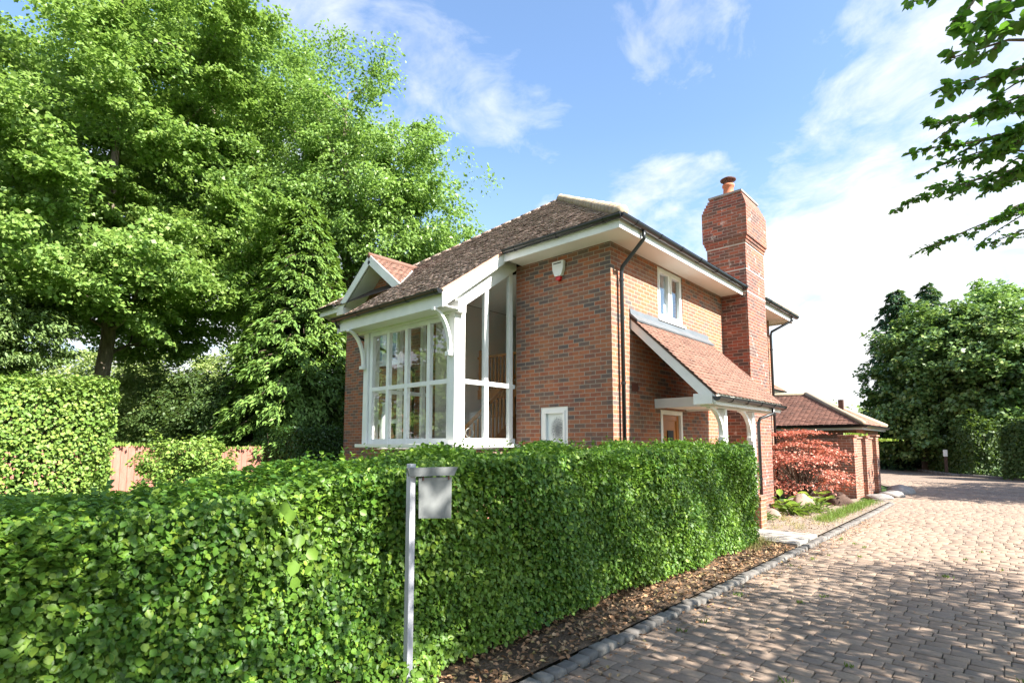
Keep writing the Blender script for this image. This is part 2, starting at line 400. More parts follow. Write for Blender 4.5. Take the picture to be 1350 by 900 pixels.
M['hedgetall'] = mat_leaf('laurel_leaf', [(0,(.085,.165,.03)),(.5,(.13,.225,.04)),(1,(.23,.31,.06))], .22, .5, .3, None, .35, 1.6)
M['hedgedark'] = mat_leaf('box_leaf', [(0,(.025,.065,.016)),(1,(.05,.11,.022))], .2, .4, .5)
M['sycamore'] = mat_leaf('sycamore_leaf', [(0,(.12,.22,.048)),(.5,(.175,.29,.065)),(1,(.24,.34,.078))], .42, .46, .35, (.24,.38,.06), .5, .45)
M['ash'] = mat_leaf('ash_leaf', [(0,(.13,.235,.065)),(.6,(.19,.31,.085)),(1,(.26,.39,.095))], .42, .42, .45, (.22,.36,.05), .5, .4)
M['conifer'] = mat_leaf('conifer_spray', [(0,(.085,.165,.036)),(.6,(.125,.225,.048)),(1,(.19,.295,.065))], .22, .5, .35, None, .4, 1.2)
M['feather'] = mat_leaf('feathery_leaf', [(0,(.10,.17,.06)),(1,(.20,.28,.09))], .28, .5, .35)
M['bush'] = mat_leaf('shrub_leaf', [(0,(.04,.08,.025)),(1,(.09,.14,.04))], .25, .5, .3)
M['bushlight'] = mat_leaf('pale_shrub_leaf', [(0,(.17,.25,.07)),(1,(.30,.36,.12))], .3, .5, .3)
M['rightleaf'] = mat_leaf('dark_broad_leaf', [(0,(.075,.15,.05)),(.7,(.135,.235,.065)),(1,(.32,.39,.12))], .30, .38, .5, (.14,.24,.03), .3, .5)
M['rightconifer'] = mat_leaf('blue_green_spray', [(0,(.045,.10,.055)),(1,(.08,.155,.08))], .15, .5, .3)
M['lime'] = mat_leaf('lime_leaf', [(0,(.045,.13,.03)),(.7,(.075,.18,.035)),(1,(.12,.23,.036))], .46, .42, .4, (.20,.44,.03), .25, 2.)
M['maple'] = mat_leaf('red_maple_leaf', [(0,(.24,.045,.04)),(.35,(.42,.10,.065)),(.7,(.50,.19,.13)),(1,(.58,.36,.27))], .3, .45, .4, (.50,.12,.05), .3, 2.)
M['deadleaf'] = mat_island('dead_leaf', [(0,(.19,.095,.045)),(.5,(.34,.19,.10)),(.8,(.42,.27,.15)),(1,(.25,.20,.07))], .8, .2, 40., .2)
M['grass'] = mat_leaf('grass_blade', [(0,(.08,.15,.025)),(1,(.17,.24,.05))], .3, .5, .3)
M['drygrass'] = mat_leaf('dry_tuft', [(0,(.22,.20,.07)),(1,(.36,.30,.13))], .25, .6, .3)
M['hosta'] = mat_leaf('hosta_leaf', [(0,(.12,.24,.03)),(1,(.26,.34,.05))], .3, .4, .5)
M['mortar'] = mat_paint('pale_mortar', (.44,.42,.39), .9, .3)

# ------------------------------------------------------------------ roof tiles
def tile_plane(name, P0, e, s, length, slope_len, mat, parent, x_lo=lambda d: 0., x_hi=None, gauge=.1, tw=.165, thick=.016, jit=.006, seed=1, cut=None):
    """courses of single tiles laid from the eave up. P0 eave start, e along eave, s up the slope (unit vectors)"""
    rng = np.random.default_rng(seed)
    P0, e, s = np.array(P0, float), unit(np.array(e, float)), unit(np.array(s, float)); n = np.cross(e, s)
    if n[2] < 0: n = -n
    x_hi = x_hi or (lambda d: length)
    Vs, Fs = [], []; cnt = 0
    for i in range(int(slope_len/gauge)+1):
        d = i*gauge
        a, b = x_lo(d), x_hi(d)
        if b - a < .04: continue
        edges = np.arange(a - (tw*.5 if i % 2 else 0.), b + tw, tw)
        for k in range(len(edges)-1):
            u0, u1 = max(edges[k], a), min(edges[k+1], b)
            if u1 - u0 < .02: continue
            if cut and cut((u0+u1)/2, d): continue
            g = .003; u0 += g; u1 -= g; um = (u0+u1)/2
            d0 = d + rng.normal(0, jit*.6); d1 = min(d + gauge*1.25, slope_len+.02)
            lift = thick + abs(rng.normal(0, jit)); tw_ = rng.normal(0, jit*.6); cam_ = .005 + abs(rng.normal(0, .003))
            def pt(u, dd, h): return P0 + e*u + s*dd + n*h
            Vs += [pt(u0,d0,lift+tw_), pt(um,d0,lift+cam_), pt(u1,d0,lift-tw_), pt(u0,d1,.002), pt(um,d1,.002+cam_), pt(u1,d1,.002),
                   pt(u0,d0,lift+tw_-.013), pt(um,d0,lift+cam_-.013), pt(u1,d0,lift-tw_-.013)]
            Fs += [(cnt,cnt+1,cnt+4,cnt+3),(cnt+1,cnt+2,cnt+5,cnt+4),(cnt+6,cnt+7,cnt+1,cnt),(cnt+7,cnt+8,cnt+2,cnt+1)]
            cnt += 9
    return np_mesh(name, np.array(Vs), np.array(Fs), mat, parent)

def half_round(p, q, r=.066, th=.006, seg=10, up=(0,0,1), ends=True):
    """open half-round gutter from p to q"""
    mb = MB(); p, q = Vector(p), Vector(q); d = (q-p).normalized(); rr = d.cross(Vector(up)).normalized(); u = Vector((0,0,1))
    rings = []
    prof = [(r*math.cos(PI+PI*k/seg), r*math.sin(PI+PI*k/seg)) for k in range(seg+1)]
    prof = [(prof[0][0]-.006, prof[0][1]+.006)] + prof + [(prof[-1][0]+.006, prof[-1][1]+.006)]
    inn = [((r-th)*math.cos(PI+PI*k/seg), (r-th)*math.sin(PI+PI*k/seg)+.002) for k in range(seg+1)][::-1]
    loop = prof + inn; n = len(loop)
    vs = [e + rr*a + u*b for e in (p, q) for a, b in loop]
    mb.add(vs, [(i, (i+1) % n, n+(i+1) % n, n+i) for i in range(n)] + [tuple(range(n)), tuple(range(n, 2*n))])
    if ends:
        for e, sg in ((p, -1), (q, 1)):
            m = len(prof); ev = [e + d*(sg*.004*j) + rr*a*1.03 + u*b*1.03 for j in (0, 1) for a, b in prof]
            mb.add(ev, [tuple(range(m)), tuple(range(m, 2*m))] + [(i, i+1, m+i+1, m+i) for i in range(m-1)])
    return mb
def gutter(p, q, parent, spacing=.85, start=.25):
    g = half_round(p, q).build('gutter', M['gutter'], parent)
    p, q = Vector(p), Vector(q); L = (q-p).length; d = (q-p)/L; t = start
    while t < L:
        c = p + d*t
        half_round(c - d*.022, c + d*.022, .074, .006, ends=False).build('gutter_bracket', M['gutter'], g); t += spacing
    return g
def pipe(pts, parent, r=.034, name='downpipe', clips=()):
    mb = MB().tube(pts, r, 10); o = mb.build(name, M['gutter'], parent, True)
    for c in clips:
        MB().lathe([(r+.009,-.02),(r+.009,.02)], c, 12).build('pipe_clip', M['gutter'], o)
    return o

# ------------------------------------------------------------------ the house
house = thing('brick_house', 'two storey red brick house with tall side chimney, glazed stair bay and tiled porch', 'house', (-4.15, 4.15, 0))
X0, Y1 = -8.3, 8.3; EZ = 5.06; SL = .7
w = MB()
w.wall('y', 0, .28, X0, 0, 0, EZ, [(-4.9,-2.15,1.52,5.2), (-1.56,-.93,1.30,2.27), (-7.15,-5.95,3.55,4.72), (-7.3,-5.9,.9,2.2)])
w.wall('x', 0, -.28, .28, Y1, 0, EZ, [(1.68,2.76,4.0,5.03), (1.66,2.58,.1,2.24)])
w.wall('x', X0, X0+.28, .28, Y1, 0, EZ); w.wall('y', Y1, Y1-.28, X0+.28, -.28, 0, EZ)
# brick base under the bay
w.wall('y', -1.58, -1.40, -4.9, -2.15, 0, 1.5); w.wall('x', -2.15, -2.33, -1.40, -.003, 0, 1.5); w.wall('x', -4.9, -4.72, -1.40, -.003, 0, 1.5)
w.build('wall', M['brick'], house)
# gable wall of the dormer
g = MB().prism([(-7.78,EZ+.002),(-5.26,EZ+.002),(-6.52,6.02)], 'y', 0, .2).build('gable_wall', M['brick'], house)

# main pyramid roof: eave square
ea, eb, ya, yb = -8.86, .56, -.56, 8.86; ZE = 5.19; half = (eb-ea)/2; apex = (-4.15, 4.15, ZE+half*SL)
cs = 1/math.sqrt(1+SL*SL); slope_len = half/cs
roof = MB()
dz = -.03
def rp(x, y): return (x, y, min(ZE + SL*min(x-ea, eb-x, y-ya, yb-y), apex[2]) + dz)
roof.add([rp(ea,ya), rp(eb,ya), rp(eb,yb), rp(ea,yb), (apex[0],apex[1],apex[2]+dz)], [(0,1,4),(1,2,4),(2,3,4),(3,0,4)])
rb = roof.build('roof', M['deck'], house)
# catslide slab over the bay
BX0, BX1, BY = -5.30, -2.0, -2.02; BZ = ZE + SL*(BY-ya)
MB().prism([(BY, BZ-.03), (ya+.3, ZE+SL*.3-.03), (ya+.3, ZE+SL*.3-.08), (BY, BZ-.08)], 'x', BX0+.02, BX1-.02).build('catslide_roof', M['cream'], house)
dcat = (ya-BY)/cs
def lo(d): return d*cs
tile_plane('roof_tiles', (ea,ya,ZE-.02), (1,0,0), (0,1,SL), 2*half, slope_len, M['tile'], rb, lo, lambda d: 2*half-d*cs, thick=.021, jit=.008, seed=3,
           cut=lambda u, d: (ea+u > -7.75 and ea+u < -5.3 and d*cs < 1.25 and abs(ea+u+6.52) < (1.5-d*cs*.9)))
tile_plane('roof_tiles', (BX0,BY,BZ-.02), (1,0,0), (0,1,SL), BX1-BX0, dcat-.02, M['tile'], rb, thick=.021, jit=.008, seed=4)
tile_plane('roof_tiles', (eb,ya,ZE-.02), (0,1,0), (-1,0,SL), 2*half, slope_len, M['tile'], rb, lo, lambda d: 2*half-d*cs, seed=5)
tile_plane('roof_tiles', (ea,yb,ZE-.02), (0,-1,0), (1,0,SL), 2*half, slope_len, M['tile'], rb, lo, lambda d: 2*half-d*cs, seed=6)
tile_plane('roof_tiles', (eb,yb,ZE-.02), (-1,0,0), (0,-1,SL), 2*half, slope_len, M['tile'], rb, lo, lambda d: 2*half-d*cs, seed=7)
for cx_, cy_ in ((ea,ya),(eb,ya),(eb,yb),(ea,yb)):
    mb = MB(); p0 = Vector((cx_,cy_,ZE)); p1 = Vector(apex); L = (p1-p0).length; n = int(L/.30); d = (p1-p0)/L
    rnd = random.Random(int(cx_*10+cy_))
    for i in range(n):
        a = p0 + d*(i*L/n-.02); b = p0 + d*((i+1)*L/n+.03); k = rnd.uniform(-.006, .006)
        hr = 1. if cx_ > 0 else .42
        mb.tube([a+Vector((0,0,(.035+k)*hr)), b+Vector((0,0,(.012+k)*hr))], [.105*hr,.088*hr], 12)
    mb.build('hip_tile', M['hip'] if cx_ > 0 else M['tile'], rb, True)
MB().lathe([(.11,-.1),(.13,.02),(.09,.10),(.03,.14)], (apex[0],apex[1],apex[2]), 12).build('apex_cap', M['hip'], rb, True)

# eaves: soffit and fascia
FZ0, FZ1 = 5.0, 5.165; ex0, ex1, ey0, ey1 = ea+.06, eb-.06, ya+.06, yb-.06
s = MB()
s.box((BX1-.0,ey0,EZ-.012),(ex1-.025,-.001,EZ+.012)); s.box((ex0+.02,ey0,EZ-.012),(-7.9,-.001,EZ+.012))
s.box((.001,0,EZ-.0125),(ex1-.025,4.848,EZ+.0125)); s.box((.001,6.102,EZ-.0125),(ex1-.025,ey1,EZ+.0125))
s.box((ex0,0,EZ-.0125),(X0-.001,ey1,EZ+.0125)); s.box((X0,Y1+.001,EZ-.0115),(0,ey1,EZ+.0115))
s.build('soffit', M['cream'], house)
f = MB()
f.box((BX1,ey0-.025,FZ0),(ex1,ey0,FZ1)); f.box((ex0,ey0-.025,FZ0),(-7.88,ey0,FZ1))
f.box((ex1-.024,ey0+.001,FZ0+.001),(ex1+.001,4.846,FZ1-.001)); f.box((ex1-.024,6.104,FZ0+.001),(ex1+.001,ey1,FZ1-.001))
f.box((ex0-.025,ey0,FZ0),(ex0,ey1,FZ1)); f.box((ex0,ey1,FZ0),(ex1,ey1+.025,FZ1))
f.build('fascia', M['white'], house)
GZ = 5.185
gutter((BX1+.06, ey0-.086, GZ), (ex1+.075, ey0-.086, GZ), house, .95, .28)
gutter((ex1+.062, ey0-.10, GZ-.004), (ex1+.062, 4.84, GZ-.004), house, .82, .45)
gutter((ex1+.062, 6.11, GZ-.004), (ex1+.062, ey1+.12, GZ-.004), house, .82, .4)
gutter((ex0-.05, ey0-.086, GZ), (-7.95, ey0-.086, GZ), house, .7, .2)
# downpipes on the side wall
px_ = .075
pipe([(ex1+.062,.14,GZ-.05),(ex1+.062,.14,GZ-.20),(px_+.02,.22,GZ-.56),(px_,.22,GZ-.66),(px_,.22,.1)], house, clips=[(px_,.22,4.4),(px_,.22,2.62),(px_,.22,1.2)])
pipe([(ex1+.062,8.55,GZ-.05),(ex1+.05,8.5,GZ-.17),(px_+.02,8.17,GZ-.48),(px_,8.15,GZ-.6),(px_,8.15,.1)], house, clips=[(px_,8.15,4.2),(px_,8.15,2.4)])
# pipe at the back of the bay, running into the left corner
pipe([(BX0+.02,BY-.06,BZ-.06),(BX0+.03,BY-.02,BZ-.16),(BX0+.05,-.8,BZ-.55),(BX0+.06,-.09,BZ-.85),(BX0+.06,-.08,.1)], house, .03)

# dormer gable over the left window
gd = MB(); gx, gz, gy = -6.52, 6.19, -.50; gw = 1.40; gs = .77
gslen = gw*math.sqrt(1+gs*gs)
def ymain(z): return (z-ZE)/SL + ya
gd.add([(gx,gy,gz-.03),(gx-gw,gy,gz-gw*gs-.03),(gx-gw,ymain(gz-gw*gs),gz-gw*gs-.03),(gx,ymain(gz),gz-.03),(gx+gw,gy,gz-gw*gs-.03),(gx+gw,ymain(gz-gw*gs),gz-gw*gs-.03)],
       [(0,1,2,3),(0,3,5,4)])
gdo = gd.build('dormer_roof', M['cream'], house)
e0 = gz-gw*gs
for sg in (1, -1):
    sv = (-sg, 0, gs); ratio = math.sqrt(1+gs*gs)
    y_e = ymain(e0)
    # length along +y grows with height
    tile_plane('dormer_tiles', (gx+sg*gw, gy-.02, e0-.012), (0,1,0), sv, 3., gslen, M['tile_pink'], gdo,
               x_hi=lambda d: ymain(e0 + d/ratio*gs) - gy + .06, seed=11+sg)
MB().tube([(gx,gy-.02,gz+.01),(gx,ymain(gz)+.1,gz+.01)], .07, 10).build('ridge_tile', M['tile_pink'], gdo, True)
bb = MB()
for sg in (1,-1):
    a = Vector((gx, gy, gz-.10)); b = Vector((gx+sg*gw, gy, e0-.10))
    bb.beam(a+Vector((sg*.0,0,0)), b, .03, .20, up=(0,0,1))
bb.build('bargeboard', M['white'], gdo)
sf = MB()
for sg in (1,-1):
    a = Vector((gx, gy+.28, gz-.19)); b = Vector((gx+sg*gw, gy+.28, e0-.19)); sf.beam(a, b, .46, .02, up=(0,0,1))
sf.build('dormer_soffit', M['white'], gdo)
bx = MB(); bx.box((gx-gw-.02,gy-.02,e0-.20),(gx-gw+.30,-.005,e0-.02)); bx.build('boxed_eave', M['cream'], gdo)

# ---- glazed stair bay (thing: the house; part: bay_window)
bay = MB()
PO = .16   # corner post
y0 = -1.61
bay.box((-2.29,y0,1.60),(-2.13,y0+.17,4.0))       # near corner post
bay.box((-4.92,y0,1.60),(-4.77,y0+.16,3.92))
bay.prism([(y0+.001,4.34),(-.005,5.46),(-.005,4.99),(y0+.001,3.86)], 'x', -2.285, -2.135)   # raking head of the side glazing
bay.prism([(y0+.002,4.34),(-.005,5.46),(-.005,4.99),(y0+.002,3.86)], 'x', -4.915, -4.78)
bay.box((-5.12,y0-.02,3.86),(-2.02,y0+.16,4.06))   # eaves beam
bay.box((-5.22,-1.965,3.90),(-2.03,y0-.02,3.925))  # boarded soffit
bay.box((-5.24,-1.99,3.885),(-2.02,-1.965,4.10))   # fascia
bay.build('bay_frame', M['white'], house, bevel=.006)
bayo = bpy.data.objects['bay_frame']
sill = MB(); sill.box((-5.02,y0-.10,1.535),(-2.05,y0+.04,1.60)); sill.box((-2.25,y0+.04,1.536),(-2.051,-.003,1.599)); sill.box((-5.02,y0+.04,1.536),(-4.80,-.003,1.599))
sill.build('bay_sill', M['cream'], bayo, bevel=.006)
fr = MB()
def fbar(a, b): fr.box(a, b)
# front lights: rails and mullions
ff0, ff1 = y0+.045, y0+.115
fbar((-4.77,ff0,1.60),(-2.29,ff1,1.70)); fbar((-4.77,ff0,2.655),(-2.29,ff1,2.735)); fbar((-4.77,ff0,3.78),(-2.29,ff1,3.859))
for xm in (-4.71,-4.14,-3.55,-2.89,-2.335):
    fbar((xm-.045,ff0-.006,1.60),(xm+.045,ff1+.006,3.859))
fr.build('front_light_frame', M['white'], bayo, bevel=.005)
fr = MB(); sx0, sx1 = -2.245, -2.175
fbar((sx0,y0+.171,1.60),(sx1,-.005,1.70)); fbar((sx0,y0+.171,2.655),(sx1,-.005,2.735))
for ym in (-1.38,-.79,-.13):
    zt = 3.86 + (ym-y0)*.704 + .02
    fr.box((sx0-.006,ym-.05,1.60),(sx1+.006,ym+.05,zt))
fr.build('side_light_frame', M['white'], bayo, bevel=.005)
fr = MB(); lx0, lx1 = -4.88, -4.81
fbar((lx0,y0+.161,1.60),(lx1,-.005,1.70)); fbar((lx0,y0+.161,2.655),(lx1,-.005,2.735))
for ym in (-1.35,-.75,-.13):
    zt = 3.86 + (ym-y0)*.704 + .02
    fr.box((lx0-.006,ym-.05,1.60),(lx1+.006,ym+.05,zt))
fr.build('side_light_frame', M['white'], bayo, bevel=.005)
yg = y0+.08
for xa, xb in ((-4.665,-4.185),(-4.095,-3.595),(-3.505,-2.935),(-2.845,-2.38)):
    for za, zb in ((1.70,2.655),(2.735,3.78)):
        MB().box((xa-.01,yg-.004,za-.01),(xb+.01,yg+.004,zb+.01)).build('pane', M['glass'], bayo)
for xg in (-2.21,-4.845):
    for ya_, yb_ in ((-1.33,-.84),(-.74,-.18)):
        MB().box((xg-.004,ya_-.01,1.69),(xg+.004,yb_+.01,2.665)).build('pane', M['glass'], bayo)
        za, zb = 3.86+(ya_-y0)*.704, 3.86+(yb_-y0)*.704
        MB().prism([(ya_-.01,2.725),(yb_+.01,2.725),(yb_+.01,zb+.03),(ya_-.01,za+.03)], 'x', xg-.004, xg+.004).build('pane', M['glass'], bayo)
# curved brackets on the front posts
def bracket(c, d, h, out, parent, wdt=.08, thick=.058, n=9, name='bracket'):
    """curved brace: from the post (c, low) sweeping out along d to `out`, rising h"""
    mb = MB(); c = Vector(c); d = Vector(d); sd = d.cross(Vector((0,0,1)))
    rows = []
    for i in range(n+1):
        t = PI/2*i/n
        o_ = out*(1-math.cos(t)); z = h*math.sin(t)
        o2 = (out-thick)*(1-math.cos(t)) - thick*.0; 
        nrm = Vector((math.cos(t), math.sin(t)))  # towards the corner
        q = Vector((o_, z)); q2 = Vector((o_ + thick*math.cos(t)*-.9, z + thick*math.sin(t)*.9))
        for pt in (q, q2):
            for sg in (-1, 1): rows.append(c + d*pt.x + Vector((0,0,pt.y)) + sd*(sg*wdt/2))
    fs = []
    for i in range(n):
        a, b = i*4, i*4+4; fs += [(a,a+1,b+1,b),(a+2,b+2,b+3,a+3),(a,b,b+2,a+2),(a+1,a+3,b+3,b+1)]
    fs += [(0,2,3,1),(n*4,n*4+1,n*4+3,n*4+2)]
    mb.add(rows, fs); mb.box(*[tuple(v) for v in (c+d*.0+sd*(-wdt/2-.012)+Vector((0,0,-.07))+d*-.05, c+sd*(wdt/2+.012)+d*.04+Vector((0,0,.0)))])
    return mb.build(name, M['white'], parent, bevel=.004)
bracket((-2.21,y0-.07,3.18), (0,-1,0), .66, .36, bayo)
bracket((-4.86,y0-.07,3.18), (0,-1,0), .66, .36, bayo)
# barge boards of the catslide
for xs, nm in ((BX1-.012,1),(BX0+.012,-1)):
    b_ = MB(); dy = 1.52
    p = [(BY+.0,BZ-.06),(ya+.02,ZE-.06),(ya+.02,ZE-.30),(BY+.30,BZ-.10),(BY,BZ-.30)]
    p = [(BY,BZ-.055),(ya+.10,ZE+.07-.055),(ya+.10,ZE-.19),(BY+.02,BZ-.30)]
    b_.prism(p, 'x', xs-.014, xs+.014); b_.build('bargeboard', M['white'], bayo)
    u_ = MB().prism([(BY-.01,BZ+.0),(ya+.02,ZE+.01),(ya+.02,ZE-.05),(BY-.01,BZ-.054)], 'x', xs-.02, xs+.02*1.1); u_.build('verge', M['undercloak'], bayo)
gutter((BX0-.03, BY-.066, BZ-.02), (BX1+.02, BY-.066, BZ-.02), house, .78, .12)

# ---- small windows
def casement(origin, axis, wd, ht, lights, parent, glass=None, fw=.065, depth=.07, back=None, name='window', sill=True, out=1):
    """window in a wall; axis 'x' = wall faces +X (u along y), 'y' = wall faces -Y (u along x). origin = lower corner on the wall face"""
    ox, oy, oz = origin
    def bx_(mb, u0, u1, c0, c1, z0, z1):
        if axis == 'x': mb.box((ox+c0, oy+u0, oz+z0), (ox+c1, oy+u1, oz+z1))
        else: mb.box((ox+u0, oy-c1, oz+z0), (ox+u1, oy-c0, oz+z1))
    mb = MB(); c0, c1 = -.10, -.02
    bx_(mb, 0, wd, c0, c1, 0, fw); bx_(mb, 0, wd, c0, c1, ht-fw, ht); bx_(mb, 0, fw, c0, c1, fw, ht-fw); bx_(mb, wd-fw, wd, c0, c1, fw, ht-fw)
    for i in range(1, lights):
        u = wd*i/lights; bx_(mb, u-fw*.5, u+fw*.5, c0, c1-.001, fw, ht-fw)
    f = mb.build(name, M['white'], parent, bevel=.004)
    for i in range(lights):
        u0, u1 = wd*i/lights + (fw if i == 0 else fw*.5), wd*(i+1)/lights - (fw if i == lights-1 else fw*.5)
        s_ = MB(); k = .045
        bx_(s_, u0, u1, c0+.02, c1+.012, fw, fw+k); bx_(s_, u0, u1, c0+.02, c1+.012, ht-fw-k, ht-fw)
        bx_(s_, u0, u0+k, c0+.02, c1+.012, fw+k, ht-fw-k); bx_(s_, u1-k, u1, c0+.02, c1+.012, fw+k, ht-fw-k)
        s_.build('sash', M['white'], f, bevel=.003)
        p_ = MB(); bx_(p_, u0+k-.005, u1-k+.005, -.062, -.056, fw+k-.005, ht-fw-k+.005); p_.build('pane', glass or M['glass'], f)
    if back:
        b_ = MB(); bx_(b_, .02, wd-.02, -.20, -.19, .02, ht-.02); b_.build('window_backing', back, f)  # added flat sheet, coloured to imitate what the glass shows
    if sill:
        s_ = MB(); bx_(s_, -.04, wd+.04, -.10, .045, -.045, -.001); s_.build('sill', M['white'], f, bevel=.004)
    return f
casement((0,1.68,4.0), 'x', 1.08, 1.03, 2, house, back=M['window_backing'])
casement((-7.15,0,3.55), 'y', 1.20, 1.17, 2, house, back=M['window_backing'])
casement((-7.3,0,.9), 'y', 1.40, 1.30, 2, house, back=M['dark'])  # near-black sheet painted in for the unlit room behind
# frosted window with an etched tree
mF, NF = new_mat('etched_frosted_glass'); gF = NF.n('ShaderNodeNewGeometry'); spF = NF.n('ShaderNodeSeparateXYZ'); NF.set(spF, 0, gF.outputs['Position'])
dxF = NF.m('DIVIDE', NF.m('SUBTRACT', spF.outputs[0], -1.19), .17); dzF = NF.m('DIVIDE', NF.m('SUBTRACT', spF.outputs[2], 1.86), .24)
rF = NF.m('SQRT', NF.m('ADD', NF.m('MULTIPLY', dxF, dxF), NF.m('MULTIPLY', dzF, dzF)))
nF = NF.noise(gF.outputs['Position'], 70., 4, .7)
mkF = NF.maprange(NF.m('SUBTRACT', NF.m('ADD', nF, .12), NF.m('MULTIPLY', rF, .16)), .44, .54, 0, 1)
mkF = NF.m('MULTIPLY', mkF, NF.maprange(rF, .8, 1.1, 1., 0.))
finish(NF, principled(NF, NF.mix(mkF, (.66,.70,.69), (.10,.11,.12)), .25, .5))
fw_ = casement((-1.56,0,1.30), 'y', .63, .97, 1, house, glass=mF, fw=.075, sill=False)

# front door in the side wall
dm = MB(); dm.box((-.12,1.66,.1),(.012,1.74,2.24)); dm.box((-.12,2.50,.1),(.012,2.58,2.24)); dm.box((-.12,1.74,2.16),(.0115,2.50,2.239))
dfr = dm.build('door_frame', M['white'], house, bevel=.005)
dl = MB(); dl.box((-.10,1.745,.12),(-.055,2.495,2.155))
dl.box((-.055,1.745,.12),(-.035,1.84,2.155)); dl.box((-.055,2.40,.12),(-.035,2.495,2.155)); dl.box((-.055,1.84,2.05),(-.0355,2.40,2.155)); dl.box((-.055,1.84,.12),(-.0355,2.40,.32))
dl.box((-.055,1.84,1.42),(-.0355,2.40,1.50)); dl.box((-.055,1.84,.85),(-.0355,2.40,.97))
dlo = dl.build('door', M['wood'], house, bevel=.004)
dd_ = MB().box((-.054,2.02,1.54),(-.036,2.26,1.86)); dd_.build('door_light', M['dark'], dlo)
MB().lathe([(.02,-.06),(.022,.0),(.02,.06)], (-.02,1.80,1.12), 8).build('handle', M['metal'], dlo)
MB().box((-.01,.62,2.52),(.008,.84,2.67)).build('air_vent', M['vent'], house)

# ---- porch
PY0, PY1, PXE, PZE, PZT = .62, 3.95, 1.47, 2.42, 3.86
pv = Vector((PXE,0,PZE-PZT)); pl_ = pv.length
pr = MB().prism([(0.002,PZT-.03),(PXE,PZE-.03),(PXE,PZE-.075),(0.002,PZT-.075)], 'y', PY0+.03, PY1-.03).build('porch_roof', M['cream'], house)
tile_plane('porch_tiles', (PXE+.02,PY0-.02,PZE-.035), (0,1,0), (-PXE,0,PZT-PZE), PY1-PY0+.04, pl_-.02, M['tile_pink'], pr, thick=.014, jit=.0035, seed=21)
MB().prism([(.004,PZT+.12),(.016,PZT+.12),(.03,PZT+.03),(.16,PZT-.10),(.15,PZT-.125),(.004,PZT-.0)], 'y', PY0-.03, PY1+.02).build('lead_flashing', M['lead'], pr)
for yb_, sg in ((PY0,-1),(PY1-.03,1)):
    MB().prism([(.003,PZT-.065),(PXE,PZE-.065),(PXE,PZE-.17),(PXE-.12,PZE-.17),(.003,PZT-.235)], 'y', yb_, yb_+.03).build('bargeboard', M['white'], pr)
    MB().prism([(.004,PZT-.015),(PXE+.01,PZE-.025),(PXE+.01,PZE-.062),(.004,PZT-.06)], 'y', yb_-.012, yb_+.042).build('verge', M['rockdark'], pr)
MB().box((PXE-.04,PY0+.03,PZE-.20),(PXE-.012,PY1-.031,PZE-.045)).build('eaves_board', M['white'], pr)
MB().box((1.12,PY0-.02,PZE-.19),(PXE-.041,PY0+.16,PZE-.02)).build('boxed_end', M['white'], pr)
gutter((PXE+.035,PY0-.03,PZE-.08), (PXE+.035,PY1+.03,PZE-.075), house, .70, .55)
MB().box((1.16,PY0+.161,2.20),(1.30,PY1-.05,2.34)).build('porch_beam', M['white'], pr)
for yb_ in (1.44, 2.78):
    MB().box((.002,yb_,2.26),(1.158,yb_+.11,2.43)).build('tie_beam', M['white'], pr)
MB().box((.003,1.551,2.285),(1.157,2.779,2.30)).build('porch_ceiling', M['cream'], pr)
def porch_post(y):
    p = MB().box((1.17,y,.64),(1.29,y+.12,2.199)).build('porch_post', M['white'], house, bevel=.008)
    bracket((1.23,y-.01,1.72), (0,-1,0), .46, .52, p, .07, .06, name='brace')
    b = MB(); b.box((1.06,y-.09,0),(1.40,y+.21,.58)); b.box((1.04,y-.11,.581),(1.42,y+.23,.64)); b.build('brick_plinth', M['brick'], p)
    return p
porch_post(1.44); porch_post(2.80)
pipe([(PXE+.035,3.30,PZE-.12),(PXE+.035,3.30,PZE-.24),(1.36,3.0,PZE-.34),(1.335,2.97,PZE-.42),(1.335,2.97,.66)], house, .03, clips=[(1.335,2.97,2.0),(1.335,2.97,.95)])

# ---- chimney
ch = MB(); CX0, CX1, CY0, CY1 = -.30, .60, 4.85, 6.10
ch.box((.002,CY0,0),(CX1,CY1,4.9)); 
def ring(z, o): return [(CX0-o,CY0-o,z),(CX1+o,CY0-o,z),(CX1+o,CY1+o,z),(CX0-o,CY1+o,z)]
lv = [(4.9,0),(6.24,0),(6.24,.022),(6.315,.022),(6.315,.045),(6.39,.045),(6.39,.072),(7.14,.072),(7.14,.05),(7.215,.05),(7.215,.025),(7.29,.025),(7.29,-.005),(7.365,-.005),(7.365,-.035),(7.44,-.035),(7.44,-.07),(7.50,-.07)]
vs = [v for z, o in lv for v in ring(z, o)]
fs = [(i*4+k, i*4+(k+1) % 4, i*4+4+(k+1) % 4, i*4+4+k) for i in range(len(lv)-1) for k in range(4)] + [(0,3,2,1), tuple(len(vs)-4+k for k in range(4))]
ch.add(vs, fs); cho = ch.build('chimney', M['brick_red'], house)
for zb, h in ((6.205,.034),(5.60,.03),(5.06,.03)):
    o = .004; MB().box((CX0-o,CY0-o,zb),(CX1+o,CY1+o,zb+h)).build('mortar_band', M['mortar'], cho)
MB().box((CX0+.05,CY0+.05,7.501),(CX1-.05,CY1-.05,7.55)).build('flaunching', M['rockgrey'], cho)
pot = MB().lathe([(.15,0),(.15,.04),(.125,.07),(.115,.26),(.14,.28),(.14,.33),(.10,.335)], (.14,5.20,7.54), 18).build('chimney_pot', M['terracotta'], cho, True)
cw = MB(); cw.lathe([(.015,.46),(.18,.44),(.185,.46),(.12,.50),(.03,.525)], (.14,5.20,7.54), 18)
